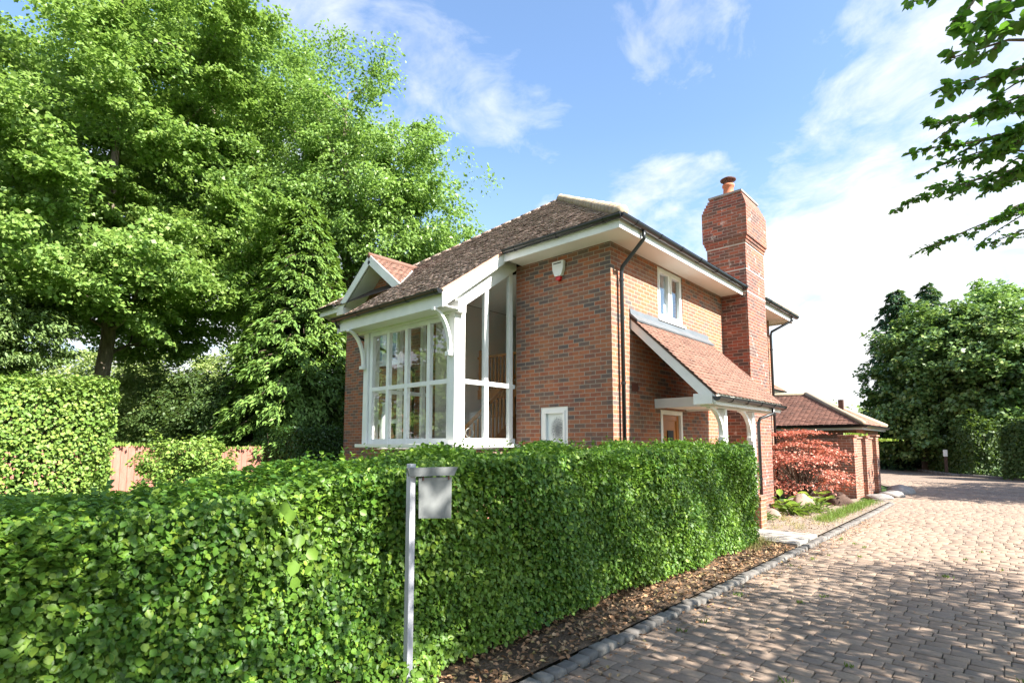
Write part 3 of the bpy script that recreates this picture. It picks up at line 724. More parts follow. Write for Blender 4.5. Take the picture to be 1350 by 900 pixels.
for k in range(4): cw.tube([(.14+.10*math.cos(k*PI/2),5.20+.10*math.sin(k*PI/2),7.86),(.14+.12*math.cos(k*PI/2),5.20+.12*math.sin(k*PI/2),7.99)], .012, 6)
cw.build('chimney_cowl', M['iron'], cho)

# ---- interior seen through the bay
it = MB(); it.box((-5.03,.28,.2),(-4.93,4.6,5.02)); it.box((-5.0,4.6,.2),(-.30,4.7,5.02)); it.box((-.42,.285,.2),(-.282,4.6,5.02)); it.box((-2.14,.281,.2),(-.42,.30,5.02))
it.box((-4.93,.301,5.03),(-.421,4.6,5.05)); it.build('interior_wall', M['plaster'], house)
MB().box((-8.0,.282,.12),(-.29,8.0,.19)).box((-4.71,-1.395,.12),(-2.34,.281,.19)).build('interior_floor', M['carpet'], house)
MB().box((-4.70,-1.39,1.45),(-2.35,-.0,1.515)).build('bay_window_board', M['white'], house)
stairs = thing('staircase', 'pine balustraded staircase with pale carpeted treads behind the bay glazing', 'staircase', (-4.3,1.2,.2))
n_t = 11; ty0, rise, going = -.60, .185, .235
tr = MB()
for i in range(n_t):
    tr.box((-4.79 if i < 3 else -4.92,ty0+i*going,.2+i*rise),(-3.75,ty0+(i+1)*going+(0.02 if i < n_t-1 else 1.2),.2+(i+1)*rise))
tr.build('tread', M['carpet'], stairs)
MB().prism([(ty0-.03,.2),(ty0-.03,.44),(ty0+n_t*going,.44+n_t*rise),(ty0+n_t*going,.2)], 'x', -3.745, -3.71).build('string_board', M['pine'], stairs)
for i in range(1, n_t*2):
    yy = ty0+.06+i*going*.5; zz = .40+(i*.5)*rise
    MB().box((-3.75,yy-.018,zz),(-3.705,yy+.018,zz+.92)).build('baluster', M['pine'], stairs)
MB().beam((-3.727,ty0,.44+.92),(-3.727,ty0+n_t*going,.44+n_t*rise+.92),.065,.06).build('handrail', M['pine'], stairs)
for yy, zz in ((ty0-.06,.2),(ty0+n_t*going,.2+n_t*rise)):
    MB().box((-3.775,yy-.045,zz),(-3.68,yy+.045,zz+1.35)).build('newel_post', M['pine'], stairs)
MB().box((-4.92,1.70,2.74),(-.45,4.58,2.90)).build('landing', M['plaster'], stairs)
MB().box((-4.92,1.66,2.70),(-.45,1.699,2.93)).build('landing_edge', M['pine'], stairs)
for i in range(20):
    xx = -4.78+i*.115; MB().box((xx-.018,1.662,2.931),(xx+.018,1.698,3.70)).build('baluster', M['pine'], stairs)
MB().box((-4.92,1.65,3.70),(-2.4,1.71,3.76)).build('handrail', M['pine'], stairs)
MB().box((-4.86,1.635,2.931),(-4.77,1.725,3.92)).build('newel_post', M['pine'], stairs)
pf = thing('framed_picture', 'dark framed picture hanging on the pale stairwell wall', 'picture', (-4.93,.95,2.9))
MB().box((-4.928,.75,2.62),(-4.90,1.12,3.2)).build('frame', M['gutter'], pf); MB().box((-4.899,.79,2.66),(-4.895,1.08,3.16)).build('canvas', M['grey'], pf)
WB = 1.516
va = MB().lathe([(.05,0),(.07,.06),(.095,.28),(.08,.52),(.05,.72),(.04,.84),(.055,.90),(.065,.93)], (-4.60,-1.30,WB), 20).build('vase', M['vase'], None, True)
tag(va, 'tall white vase on the window board inside the bay', 'vase')
cd = thing('candle_holder', 'pale candle on a turned white stand inside the bay corner', 'candle', (-2.50,-1.25,WB))
MB().lathe([(.07,0),(.07,.02),(.025,.06),(.03,.16),(.02,.30),(.05,.36),(.055,.38)], (-2.50,-1.25,WB), 16).build('stand', M['ceramic'], cd, True)
MB().lathe([(.04,.38),(.04,.60),(.02,.605)], (-2.50,-1.25,WB), 14).build('candle', M['cream'], cd, True)
ln = thing('lantern', 'small round metal lantern with ring handle on the bay window board', 'lantern', (-2.55,-.75,WB))
MB().lathe([(.08,0),(.10,.03),(.11,.10),(.07,.17),(.03,.20),(.035,.22)], (-2.55,-.85,WB), 18).build('body', M['metal'], ln, True)
MB().tube([(-2.55+.085*math.cos(t)*.2, -.85+.085*math.cos(t), WB+.29+.085*math.sin(t)) for t in [2*PI*k/20 for k in range(21)]], .009, 6, False).build('handle', M['metal'], ln, True)

# ---- alarm box
al = thing('alarm_box', 'white burglar alarm box with red strobe lens high on the front brick wall', 'alarm', (-1.07,0,4.74))
MB().prism([(-1.20,4.92),(-.94,4.92),(-.95,4.76),(-.995,4.64),(-1.145,4.64),(-1.19,4.76)], 'y', -.085, -.001).build('cover', M['ceramic'], al, bevel=.012)
MB().prism([(-1.13,4.636),(-1.01,4.636),(-1.02,4.575),(-1.07,4.55),(-1.12,4.575)], 'y', -.075, -.006).build('strobe_lens', M['red'], al, bevel=.01)
MB().box((-1.16,-.0895,4.865),(-.985,-.086,4.885)).build('slot', M['gutter'], al)

# ------------------------------------------------------------------ ground, road, kerb
rng = np.random.default_rng(42)
gr = MB().add([(-400,-400,-.05),(400,-400,-.05),(400,400,-.05),(-400,400,-.05)], [(0,1,2,3)]).build('ground', M['lawn']); kind(gr, 'structure', 'green ground around the house')
jt = MB().box((2.2,-16,-.045),(9.2,9.35,-.014)).build('road_bed', M['joint']); kind(jt, 'structure', 'sandy joints under the block paving')
def paving():
    V, F = [], []; y = -14.0; row = 0
    while y < 22.:
        h = .134 + rng.normal(0,.003)
        xl = 2.455 if y < 10.2 else (1.9 if y < 16 else 1.85 - (y-16)*.34)
        x = xl - (.1 if row % 2 else 0) + rng.uniform(-.02,.02); wave = .012*math.sin(y*.7)
        while x < (9.1 if y < 9.3 else 10.5):
            w_ = rng.choice([.13,.165,.165,.185,.20]); a, b = max(x, xl), x+w_-.006
            if b-a > .04:
                z = rng.normal(0,.0015)+.008*math.sin(x*1.1+y*.5); t1, t2 = rng.normal(0,.0013), rng.normal(0,.0013); bv, bd = .008, .0038
                j = lambda: rng.normal(0,.0022)
                o = len(V); yy = y + .010*math.sin(x*1.7+y*.3)
                y0_, y1_ = yy+.003+j(), yy+h-.005+j()
                cs_ = [(a+j(),y0_+j()),(b+j(),y0_+j()),(b+j(),y1_+j()),(a+j(),y1_+j())]
                mx_, my_ = (a+b)/2, yy+h/2
                tz = [-t1-t2, t1-t2, t1+t2, t2-t1]
                for k,(px,py) in enumerate(cs_): V.append((px,py,z+tz[k]-bd))
                for k,(px,py) in enumerate(cs_): V.append((px+math.copysign(bv,mx_-px),py+math.copysign(bv,my_-py),z+tz[k]))
                for k,(px,py) in enumerate(cs_): V.append((px,py,-.035))
                F.append((o+4,o+5,o+6,o+7))
                for k in range(4):
                    k2 = (k+1) % 4; F.append((o+k,o+k2,o+4+k2,o+4+k)); F.append((o+8+k,o+8+k2,o+k2,o+k))
            x += w_
        y += h; row += 1
    return np_mesh('road', np.array(V), np.array(F), M['block'])
kind(paving(), 'structure', 'tumbled block paved drive')
asp = MB().add([(x,y,-.0165) for x,y in [(1.75,9.36),(14,9.36),(30,14),(30,20),(14,22),(9.5,22.9),(5.2,25.3),(2.3,28.4),(0,35),(-2,41),(-8,54),(-15,52),(-7,37),(-3,27),(.2,20.5),(1.75,16)]], [tuple(range(16))]).build('lane', M['asphalt']); kind(asp, 'structure', 'lane curving away behind the drive')
def kerb_run(path, name, w_=.115, step=.135, h=.042, seed=0):
    V, F = [], []; r_ = np.random.default_rng(seed)
    path = [np.array(p, float) for p in path]
    for a, b in zip(path[:-1], path[1:]):
        L = np.linalg.norm(b-a); d = (b-a)/L; n_ = np.array([-d[1], d[0]]); t = 0
        while t < L-.02:
            l_ = step*r_.uniform(.86,1.14); c = a + d*(t+l_/2) + n_*r_.normal(0,.004); hh = h + r_.normal(0,.006); o = len(V); rot = r_.normal(0,.04)
            dd = d*math.cos(rot)+n_*math.sin(rot); nn = np.array([-dd[1],dd[0]])
            hl, hw = l_/2-.007, w_/2
            for (k, z) in ((1.,-.04),(1.,hh*.55),(.86,hh*.9),(.6,hh)):
                for sx, sy in ((-1,-1),(1,-1),(1,1),(-1,1)):
                    q = c + dd*(sx*(hl-(1-k)*.06)) + nn*(sy*(hw*(k*.9+.1)))
                    V.append((q[0]+r_.normal(0,.002), q[1]+r_.normal(0,.002), z+r_.normal(0,.002)))
            for lvl in range(3):
                for k in range(4): F.append((o+lvl*4+k,o+lvl*4+(k+1)%4,o+lvl*4+4+(k+1)%4,o+lvl*4+4+k))
            F.append((o+12,o+13,o+14,o+15)); t += l_
    return np_mesh(name, np.array(V), np.array(F), M['kerbstone'])
kind(kerb_run([(2.385,-14),(2.385,9.9),(2.2,10.5),(1.85,10.9)], 'kerb'), 'structure', 'kerb of rounded grey setts along the drive')
kind(kerb_run([(30,20.2),(14,22.2),(9.5,23.1),(5.2,25.5),(2.4,28.6),(.1,35.1),(-1.9,41.1),(-7,52)], 'far_kerb', .15, .9, .10, 3), 'structure', 'kerb of the far side of the lane')
def bumpy(name, x0, x1, y0, y1, n1, n2, z, amp, mat, seed):
    r_ = np.random.default_rng(seed); xs = np.linspace(x0,x1,n1); ys = np.linspace(y0,y1,n2)
    V = np.array([(x,y,z + (0 if i in (0,n1-1) else amp*r_.normal())) for i,x in enumerate(xs) for y in ys])
    F = np.array([(i*n2+j,(i+1)*n2+j,(i+1)*n2+j+1,i*n2+j+1) for i in range(n1-1) for j in range(n2-1)])
    return np_mesh(name, V, F, mat, None, True)
kind(bumpy('verge', .3, 2.31, -14, 1.55, 22, 140, .035, .012, M['soil'], 4), 'structure', 'leafy soil strip under the hedge')
kind(bumpy('bed', .05, 2.31, 2.75, 10.2, 18, 50, .05, .014, M['gravel'], 5), 'structure', 'pale gravel planting bed')
pth = MB().box((.02,1.56,-.02),(2.30,2.74,.065)).build('path', M['concrete'], bevel=.01); kind(pth, 'structure', 'pale concrete path to the porch')

# fallen leaves and small litter
def litter(name, n, xr, yr, z, L, mat, label, seed, w=.6):
    r_ = np.random.default_rng(seed); C = np.stack([r_.uniform(*xr,n), r_.uniform(*yr,n), z + r_.uniform(0,.018,n)],1)
    keep = np.ones(n,bool); C = C[keep]
    Nn = np.stack([r_.normal(0,.45,n), r_.normal(0,.45,n), np.ones(n)],1); T = np.stack([r_.normal(size=n), r_.normal(size=n), r_.normal(0,.2,n)],1)
    o = leaves(name, C, Nn, T, r_.uniform(*L,n), .62, mat, None, LEAF6); kind(o, 'stuff', label); return o
litter('fallen_leaves', 5200, (1.5,2.32), (-9,1.5), .045, (.022,.06), M['deadleaf'], 'brown dead leaves scattered on the soil under the hedge', 1)
litter('fallen_leaves', 900, (2.44,2.75), (-9,6), .006, (.018,.045), M['deadleaf'], 'dead leaves gathered along the kerb', 2)
litter('fallen_leaves', 330, (2.7,5.5), (-8,2), .006, (.018,.04), M['deadleaf'], 'a few dead leaves on the paving', 3)
litter('fallen_leaves', 700, (1.2,2.3), (2.8,9.5), .065, (.02,.05), M['deadleaf'], 'dead leaves on the gravel bed', 6)

def tufts(name, spots, mat, label, seed, h=(.06,.16), n=60, spread=.10, k='stuff', wd=.07):
    r_ = np.random.default_rng(seed); C, T = [], []
    for (x,y,z,sc) in spots:
        m_ = int(n*sc); c = np.stack([x+r_.normal(0,spread*sc,m_), y+r_.normal(0,spread*sc,m_), np.full(m_,z)],1); C.append(c)
        T.append(np.stack([r_.normal(0,.35,m_), r_.normal(0,.35,m_), np.ones(m_)],1))
    C, T = np.concatenate(C), np.concatenate(T); n_ = len(C)
    o = leaves(name, C, np.stack([r_.normal(size=n_),r_.normal(size=n_),r_.normal(0,.3,n_)],1), T, r_.uniform(*h,n_), wd, mat, None, LEAF4)
    if k: kind(o, k, label)
    return o
tufts('grass', [(1.95+.05*math.sin(i*1.7), 4.6+i*.16, .05, 1.) for i in range(32)], M['grass'], 'green grass strip edging the gravel bed beside the kerb', 8, (.04,.13), 150)
tufts('grass', [(1.75+.12*math.sin(i*2.1), .55+i*.12, .04, 1.) for i in range(9)], M['drygrass'], 'dry pale grass tufts by the end of the hedge', 9, (.05,.15), 110)
tufts('grass', [(1.55+.5*math.sin(i*2.3), 3.0+i*.17, .05, .8) for i in range(14)], M['drygrass'], 'low pale plants scattered in the bed', 10, (.04,.12), 70)

rw = random.Random(5)
tufts('weeds', [(2.6+rw.random()**1.5*3.2, -6+rw.random()*9, 0, rw.uniform(.3,.9)) for i in range(34)], M['grass'], 'tiny weeds and moss growing in the paving joints', 14, (.015,.05), 26, .035, 'stuff', .3)
# ------------------------------------------------------------------ hedges
def hedge(name, label, x0, x1, y0, y1, h, mat, dens, L, seed, cat='hedge', core_mat=None, top_var=.05, shoots=150, group=None, faces=('x1','top','y1','y0'), hfun=None, rot=None, inner=.25, face_dens=None, foot=0.):
    """clipped hedge: leaf shell on the given faces, twiggy core. local frame, rot=(angle, origin) turns it about z"""
    r_ = np.random.default_rng(seed); hfun = hfun or (lambda y: np.full_like(y, h))
    Cs, Ns = [], []
    def wob(a, b): return .045*np.sin(a*2.3+seed)+.03*np.sin(a*5.1+b*3.7)+.03*np.sin(b*4.3+1.+a)
    def side(area, gen, nrm, fd=1.):
        n = int(area*dens*fd); C = gen(n); dep = np.abs(r_.normal(0,.085,n)) + (r_.random(n)<.25)*r_.uniform(0,inner,n)
        Cs.append(C - dep[:,None]*np.array(nrm) ); Ns.append(np.tile(nrm,(n,1)))
    hm = float(hfun(np.array([(y0+y1)/2]))[0])
    for fc in faces:
        fd = (face_dens or {}).get(fc, 1.)
        if fc in ('x1','x0'):
            sg = 1 if fc == 'x1' else -1; xf = x1 if fc == 'x1' else x0
            def gen(n):
                y = r_.uniform(y0,y1,n); z = .10 + (hfun(y)-.10)*r_.random(n)**.95
                x = xf + sg*(wob(y,z) - .10*np.clip(.35-z,0,1) - .05*np.clip((z-hfun(y)+.2)/.2,0,1) + foot*.28*np.exp(-((y+5.75)/.5)**2-((z-.15)/.19)**2))
                return np.stack([x,y,z],1)
            side((y1-y0)*hm, gen, (sg,0,0), fd)
        elif fc in ('y1','y0'):
            sg = 1 if fc == 'y1' else -1; yf = y1 if fc == 'y1' else y0
            def gen(n):
                x = r_.uniform(x0,x1,n); z = .10+(hfun(np.full(n,yf))-.1)*r_.random(n); return np.stack([x,yf+sg*wob(x,z),z],1)
            side((x1-x0)*hm, gen, (0,sg,0), fd)
        else:
            def gen(n):
                x = r_.uniform(x0,x1,n); y = r_.uniform(y0,y1,n); e_ = np.minimum(x-x0,x1-x)
                z = hfun(y) + wob(x*1.3,y)*top_var/.05 - .06*np.clip(1-e_/.15,0,1); return np.stack([x,y,z],1)
            side((x1-x0)*(y1-y0), gen, (0,0,1), fd)
    C = np.concatenate(Cs); Nn = np.concatenate(Ns); n = len(C)
    nr = unit(Nn*1.0 + np.array([0,0,.55]) + r_.normal(0,.62,(n,3)))
    T = Nn*.5 + np.array([0,0,-.55]) + r_.normal(0,.75,(n,3))
    top = Nn[:,2] > .5; T[top] = r_.normal(0,1,(top.sum(),3)) + np.array([0,0,.35])
    Ls = L[0]+(L[1]-L[0])*r_.random(n)**1.7; Ws = r_.uniform(.7,1.0,n)
    # shoots
    if shoots:
        sx = r_.uniform(x0+.05,x1,shoots); sy = r_.uniform(y0,y1,shoots); sz = hfun(sy); hh = r_.uniform(.03,.15,shoots)
        k = 9; t = np.tile(np.linspace(.0,1,k),shoots); ii = np.repeat(np.arange(shoots),k)
        lean = r_.normal(0,.3,(shoots,2))
        SCt = np.stack([sx[ii]+lean[ii,0]*t*hh[ii], sy[ii]+lean[ii,1]*t*hh[ii], sz[ii]-.02+t*hh[ii]],1)
        ang = r_.uniform(0,2*PI,len(ii)); ST = np.stack([np.cos(ang),np.sin(ang),np.full(len(ii),.7)],1)
        SN = np.stack([-np.cos(ang)*.6,-np.sin(ang)*.6,np.ones(len(ii))],1)+r_.normal(0,.3,(len(ii),3))
        C = np.concatenate([C,SCt]); nr = np.concatenate([nr,SN]); T = np.concatenate([T,ST])
        Ls = np.concatenate([Ls, r_.uniform(L[0]*.7,L[1]*.9,len(ii))]); Ws = np.concatenate([Ws,np.full(len(ii),.85)])
    root = thing(name, label, cat, ((x0+x1)/2,(y0+y1)/2,0), group)
    V, F = leaf_arrays(C, nr, T, Ls, Ws, LEAF6)
    def turn(P):
        if not rot: return P
        a, o = rot; P = P.copy(); p = P[:,:2]; c_, s_ = math.cos(a), math.sin(a)
        P[:,0], P[:,1] = o[0]+p[:,0]*c_-p[:,1]*s_, o[1]+p[:,0]*s_+p[:,1]*c_; return P
    V = turn(V)
    if rot: root.location = tuple(turn(np.array([[(x0+x1)/2,(y0+y1)/2,0.]]))[0])
    np_mesh('foliage', V, F, mat, root)
    # twiggy core: stems fanning up from the ground
    mb = MB(); rr = random.Random(seed); n = max(6,int((y1-y0)*5))
    for i in range(n):
        y = y0+.1+(y1-y0-.2)*(i+.5)/n; x = (x0+x1)/2 + rr.uniform(-.12,.12); hh = float(hfun(np.array([y]))[0])
        for q in range(5):
            mb.tube([(x,y,0),(x+rr.uniform(-.1,.1),y+rr.uniform(-.1,.1),hh*.35),(x+rr.uniform(-.42,.42)*(x1-x0),y+rr.uniform(-.3,.3),hh*.92)],[.016,.011,.004],5,False)
    for v in range(len(mb.v)): pass
    if rot: mb.v = [tuple(p) for p in turn(np.array(mb.v))]
    mb.build('stems', M['twig'], root, True)
    # dark inner foliage
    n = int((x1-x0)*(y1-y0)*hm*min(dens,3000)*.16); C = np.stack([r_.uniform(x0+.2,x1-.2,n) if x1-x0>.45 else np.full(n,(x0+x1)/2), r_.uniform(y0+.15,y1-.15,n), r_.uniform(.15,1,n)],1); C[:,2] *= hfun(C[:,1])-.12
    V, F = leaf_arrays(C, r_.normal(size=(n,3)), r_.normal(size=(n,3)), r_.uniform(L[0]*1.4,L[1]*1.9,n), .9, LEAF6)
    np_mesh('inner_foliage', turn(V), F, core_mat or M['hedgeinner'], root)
    return root
hedge('clipped_hedge', 'long waist high green hedge with small glossy leaves running beside the drive kerb', .80, 1.90, -10.2, 1.0, 1.5, M['hedge'], 8200, (.021,.052), 5,
      hfun=lambda y: np.interp(y, [-8,-6.93,-6.35,-5.8,-4.6,-2,1.3], [1.28,1.31,1.35,1.43,1.51,1.535,1.585]) + .012*np.sin(y*1.9), shoots=520, foot=1., faces=('x1','top','y1','x0'), face_dens={'x0':.25})
hedge('tall_hedge', 'tall bright sunlit hedge left of the pink board fence', -5.0, -3.55, -10.5, -6.05, 2.4, M['hedgetall'], 2300, (.032,.062), 6,
      hfun=lambda y: 2.36 + .03*np.sin(y*1.7), shoots=120, faces=('x1','top','y1'))
hedge('box_hedge', 'low dark clipped hedge in shade against the left end of the brick house', -11.4, -8.75, -1.15, .6, 2.1, M['hedgedark'], 1000, (.04,.07), 7,
      hfun=lambda y: 2.08 + .03*np.sin(y*2.1), shoots=60, faces=('x1','top','y0','y1'))
# broad leaves of bindweed climbing through the front hedge
bw = thing('climbing_weed', 'large heart shaped bindweed leaves hanging on the face of the front hedge', 'climber', (1.96,-6.6,.9))
r_ = np.random.default_rng(4)
for pt in [(2.0,-6.40,1.12),(2.01,-6.36,1.04),(2.0,-6.34,.97),(2.01,-6.43,.99),(2.0,-6.41,.90),(2.0,-6.50,1.30),(1.99,-6.46,1.26)]:
    leaves('leaf', np.array([pt]), np.array([(1.,-.25,.25)])+r_.normal(0,.2,(1,3)), np.array([(.1,.15,-1.)])+r_.normal(0,.3,(1,3)), r_.uniform(.06,.085,1), .9, M['hedge'], bw, LEAF6)
MB().tube([(1.97,-6.44,.85),(1.98,-6.40,1.0),(1.97,-6.38,1.15),(1.96,-6.46,1.3)], .004, 5).build('stem', M['hedgeinner'], bw)

# ------------------------------------------------------------------ sign post
sg_ = thing('sign_post', 'pale wooden post with a blank grey hanging board in front of the hedge', 'sign', (2.04,-5.70,0))
MB().prism([(2.02,-5.722),(2.063,-5.722),(2.063,-5.679),(2.02,-5.679)], 'z', .0, 1.475).build('post', M['postwhite'], sg_, bevel=.004)
ad = Vector((.36,.93,0)).normalized(); an = Vector((ad.y,-ad.x,0)); pc = Vector((2.078,-5.71,0))
def on_arm(t, off, z): return pc + ad*t + an*off + Vector((0,0,z))
am = MB(); poly = [(-.045,1.452),(.285,1.452),(.26,1.40),(-.03,1.40)]
vs = [on_arm(t,o,z) for o in (-.014,.024) for t,z in poly]; am.add(vs, [(0,1,2,3),(7,6,5,4)]+[(i,(i+1)%4,4+(i+1)%4,4+i) for i in range(4)])
am.box((2.025,-5.717,1.4752),(2.058,-5.684,1.477)); am.build('arm', M['grey'], sg_, bevel=.003)
bd = MB(); poly = [(.034,1.388),(.250,1.388),(.249,1.130),(.038,1.142)]
vs = [on_arm(t,o,z) for o in (-.002,.006) for t,z in poly]; bd.add(vs, [(0,1,2,3),(7,6,5,4)]+[(i,(i+1)%4,4+(i+1)%4,4+i) for i in range(4)]); bd.build('board', M['grey'], sg_, bevel=.002)
for z_ in (1.415,1.44):
    MB().lathe([(.005,0),(.005,.003)], (2.0415,-5.683,z_), 8).build('screw', M['iron'], sg_)
for t in (.06,.23):
    MB().tube([on_arm(t,.006,1.40),on_arm(t,.008,1.372)], .006, 6).build('hook', M['iron'], sg_)

# ------------------------------------------------------------------ trees
def in_view(P, m=1.0):
    d = P - CAM; z = d@FW; l = d@RT; return (z > .3) & (l < .931*m*z)
def make_tree(name, label, base, crown, trunk_r, leafmat, barkmat, seed, n_clump=90, per=450, clump_r=1.1, flat=.55, L=(.14,.24), W=.75, group=None, droop=.3, trunk_h=None, keep=None, lean=(0,0), shell=.55, shape=LEAF4, cat='tree', limbs=True, forks=None):
    """crown: list of ((cx,cy,cz),(rx,ry,rz),weight) lobes"""
    r_ = np.random.default_rng(seed); rr = random.Random(seed)
    root = thing(name, label, cat, base, group)
    cl = []; ws = np.array([c[2] for c in crown], float); ws /= ws.sum()
    while len(cl) < n_clump:
        c, rad, _ = crown[r_.choice(len(crown), p=ws)]
        v = unit(r_.normal(size=3)); q = shell + (1-shell)*r_.random()**.6
        if r_.random() < .2: q = r_.random()*shell
        p = np.array(c) + v*np.array(rad)*q*(1+.14*math.sin(v[0]*5+seed)*math.cos(v[2]*6+v[1]*4))
        if p[2] < base[2]+.4: continue
        if keep is not None and not keep(p): continue
        cl.append(p)
    cl = np.array(cl)
    # limbs
    mb = MB(); b0 = np.array(base, float); cc = np.average([c[0] for c in crown], axis=0, weights=ws); top = max(c[0][2]+c[1][2]*.55 for c in crown)
    th = trunk_h or (cc[2]-b0[2])*.5; nodes = []
    tp = [b0 + np.array([0,0,0.])]; n_t = 7
    end = np.array([cc[0]+lean[0], cc[1]+lean[1], top])
    for i in range(1, n_t+1):
        t = i/n_t; p = b0*(1-t)+end*t; p[:2] = b0[:2] + (end[:2]-b0[:2])*t**1.6 + r_.normal(0,.12,2)*(t>.2)*min(1.5,trunk_r*4); tp.append(p)
    rads = [trunk_r*1.25]+[max(trunk_r*(1-.93*(i/n_t)), .03) for i in range(1,n_t+1)]
    mb.tube(tp, rads, 10, False)
    for i in range(n_t*3):
        t = i/(n_t*3-1)*n_t; k = min(int(t), n_t-1); p = tp[k]+(tp[k+1]-tp[k])*(t-k)
        if p[2]-b0[2] >= th*.6: nodes.append((p, rads[k]*.55))
    order = np.argsort(np.linalg.norm((cl-cc)*np.array([1,1,.6]), axis=1))
    if limbs:
        for i in order:
            p = cl[i]; best = None
            for q, r0 in nodes:
                dv = p-q; dist = np.linalg.norm(dv)
                cost = dist + (2.5 if dv[2] < -.2*dist else 0) + (.6 if r0 < .03 else 0)
                if best is None or cost < best[0]: best = (cost, q, r0)
            _, q, r0 = best; m_ = q*.45+p*.55+np.array([0,0,.12*np.linalg.norm(p-q)])+r_.normal(0,.08,3); rs = min(r0*.8, .02+.028*np.linalg.norm(p-q))
            mb.tube([q, q*.75+m_*.25+r_.normal(0,.03,3), m_, p], [rs, rs*.85, rs*.6, .008], 6, False)
            nodes.append((m_, rs*.6)); nodes.append((p, rs*.35))
    mb.build('trunk', barkmat, root, True)
    # leaves
    m_ = r_.poisson(per, n_clump)*1; sz = clump_r*r_.uniform(.55,1.35,n_clump); ids = np.repeat(np.arange(n_clump), m_)
    n = len(ids); v = r_.normal(size=(n,3)); v = v/np.maximum(np.linalg.norm(v,axis=1,keepdims=True),1e-6)*(r_.random(n)**.42)[:,None]
    tilt = r_.normal(0,.25,(n_clump,2))
    off = v*sz[ids][:,None]*np.array([1,1,flat]); off[:,2] += off[:,0]*tilt[ids,0]+off[:,1]*tilt[ids,1]
    # sub clusters, so light and gaps break up inside a clump
    sub = r_.integers(0, 14, n); sc = r_.normal(0,.5,(n_clump,14,3))*sz[:,None,None]*np.array([1,1,flat]); off = off*.42 + sc[ids,sub]*.95
    C = cl[ids]+off
    if keep is not None: 
        kk = np.array([keep(c) for c in C]); C = C[kk]; ids = ids[kk]; off = off[kk]; n = len(C)
    out = unit((C-cc)*np.array([1,1,.5]))
    Nn = out*.35+np.array([0,0,.85])+r_.normal(0,.55,(n,3)); T = out*.5+np.array([0,0,-droop])+r_.normal(0,.6,(n,3))
    leaves('crown', C, Nn, T, r_.uniform(*L,n), W, leafmat, root, shape)
    return root

LT = 'large trees behind the garden fence'
p = along(130,490,18)
make_tree('sycamore_tree', 'big yellow green sycamore with a visible grey trunk rising behind the tall hedge', (p[0],p[1],0),
   [((p[0]-.3,p[1]-.3,12.5),(5.6,5.6,6.0),3),((p[0]+1.5,p[1]+2.0,8.0),(4.0,3.6,2.4),1.0),((p[0]+1.5,p[1]-3.2,8.2),(3.6,3.6,3.0),1.3),((p[0]+1.5,p[1]+1.5,16),(4.,4.,3.5),1),((p[0]+3.2,p[1]-1.0,6.6),(2.2,2.4,1.1),.3),((p[0]+.2,p[1]+.7,6.1),(3.9,3.6,1.5),.75)],
   .27, M['sycamore'], M['bark'], 101, 262, 950, 1.1, .42, (.09,.165), .9, LT, trunk_h=4.2, shell=.66)
p = along(440,300,22)
make_tree('ash_tree', 'tall airy ash tree with fine pale leaves standing behind the conifer and the house roof', (p[0]+.3,p[1]+.6,0),
   [((p[0]-.6,p[1],13.0),(4.1,4.1,5.4),3),((p[0]+2.0,p[1]+1.9,11.4),(2.9,2.9,3.6),1.9),((p[0]-1.6,p[1]-1.6,9.5),(3.2,3.2,3.4),1.3),((p[0]+2.3,p[1]+2.2,8.7),(2.0,2.0,1.3),.55)],
   .38, M['ash'], M['bark'], 102, 235, 520, 1.0, .6, (.11,.19), .55, LT, droop=.7, trunk_h=7)
p = along(300,40,27)
make_tree('ash_tree', 'taller leafy tree filling the gap between the sycamore and the ash', (*along(385,300,27)[:2],0),
   [((p[0],p[1],15.5),(5.8,5.8,7.8),3),((p[0]-3,p[1]-3,13),(5,5,5),1)], .4, M['ash'], M['bark'], 103, 170, 800, 1.4, .55, (.13,.21), .65, LT, droop=.5)
p = along(10,60,24)
make_tree('sycamore_tree', 'sycamore at the far left edge whose crown runs out of the picture', (p[0]-1,p[1]-2,0),
   [((p[0]-1,p[1]-2,13),(6,6,8),3)], .4, M['sycamore'], M['barkdark'], 104, 150, 800, 1.4, .5, (.12,.20), .9, LT)
p = along(-40,440,14.5)
make_tree('feathery_tree', 'small feathery grey green tree low beside the sycamore trunk', (p[0]-.6,p[1]-.2,0),
   [((p[0]-.5,p[1]-.2,5.0),(2.4,2.4,2.3),2),((p[0]+.4,p[1]+.7,4.4),(1.4,1.4,1.1),.6)], .14, M['feather'], M['barkdark'], 105, 95, 430, .7, .45, (.09,.17), .4, LT, droop=.8)

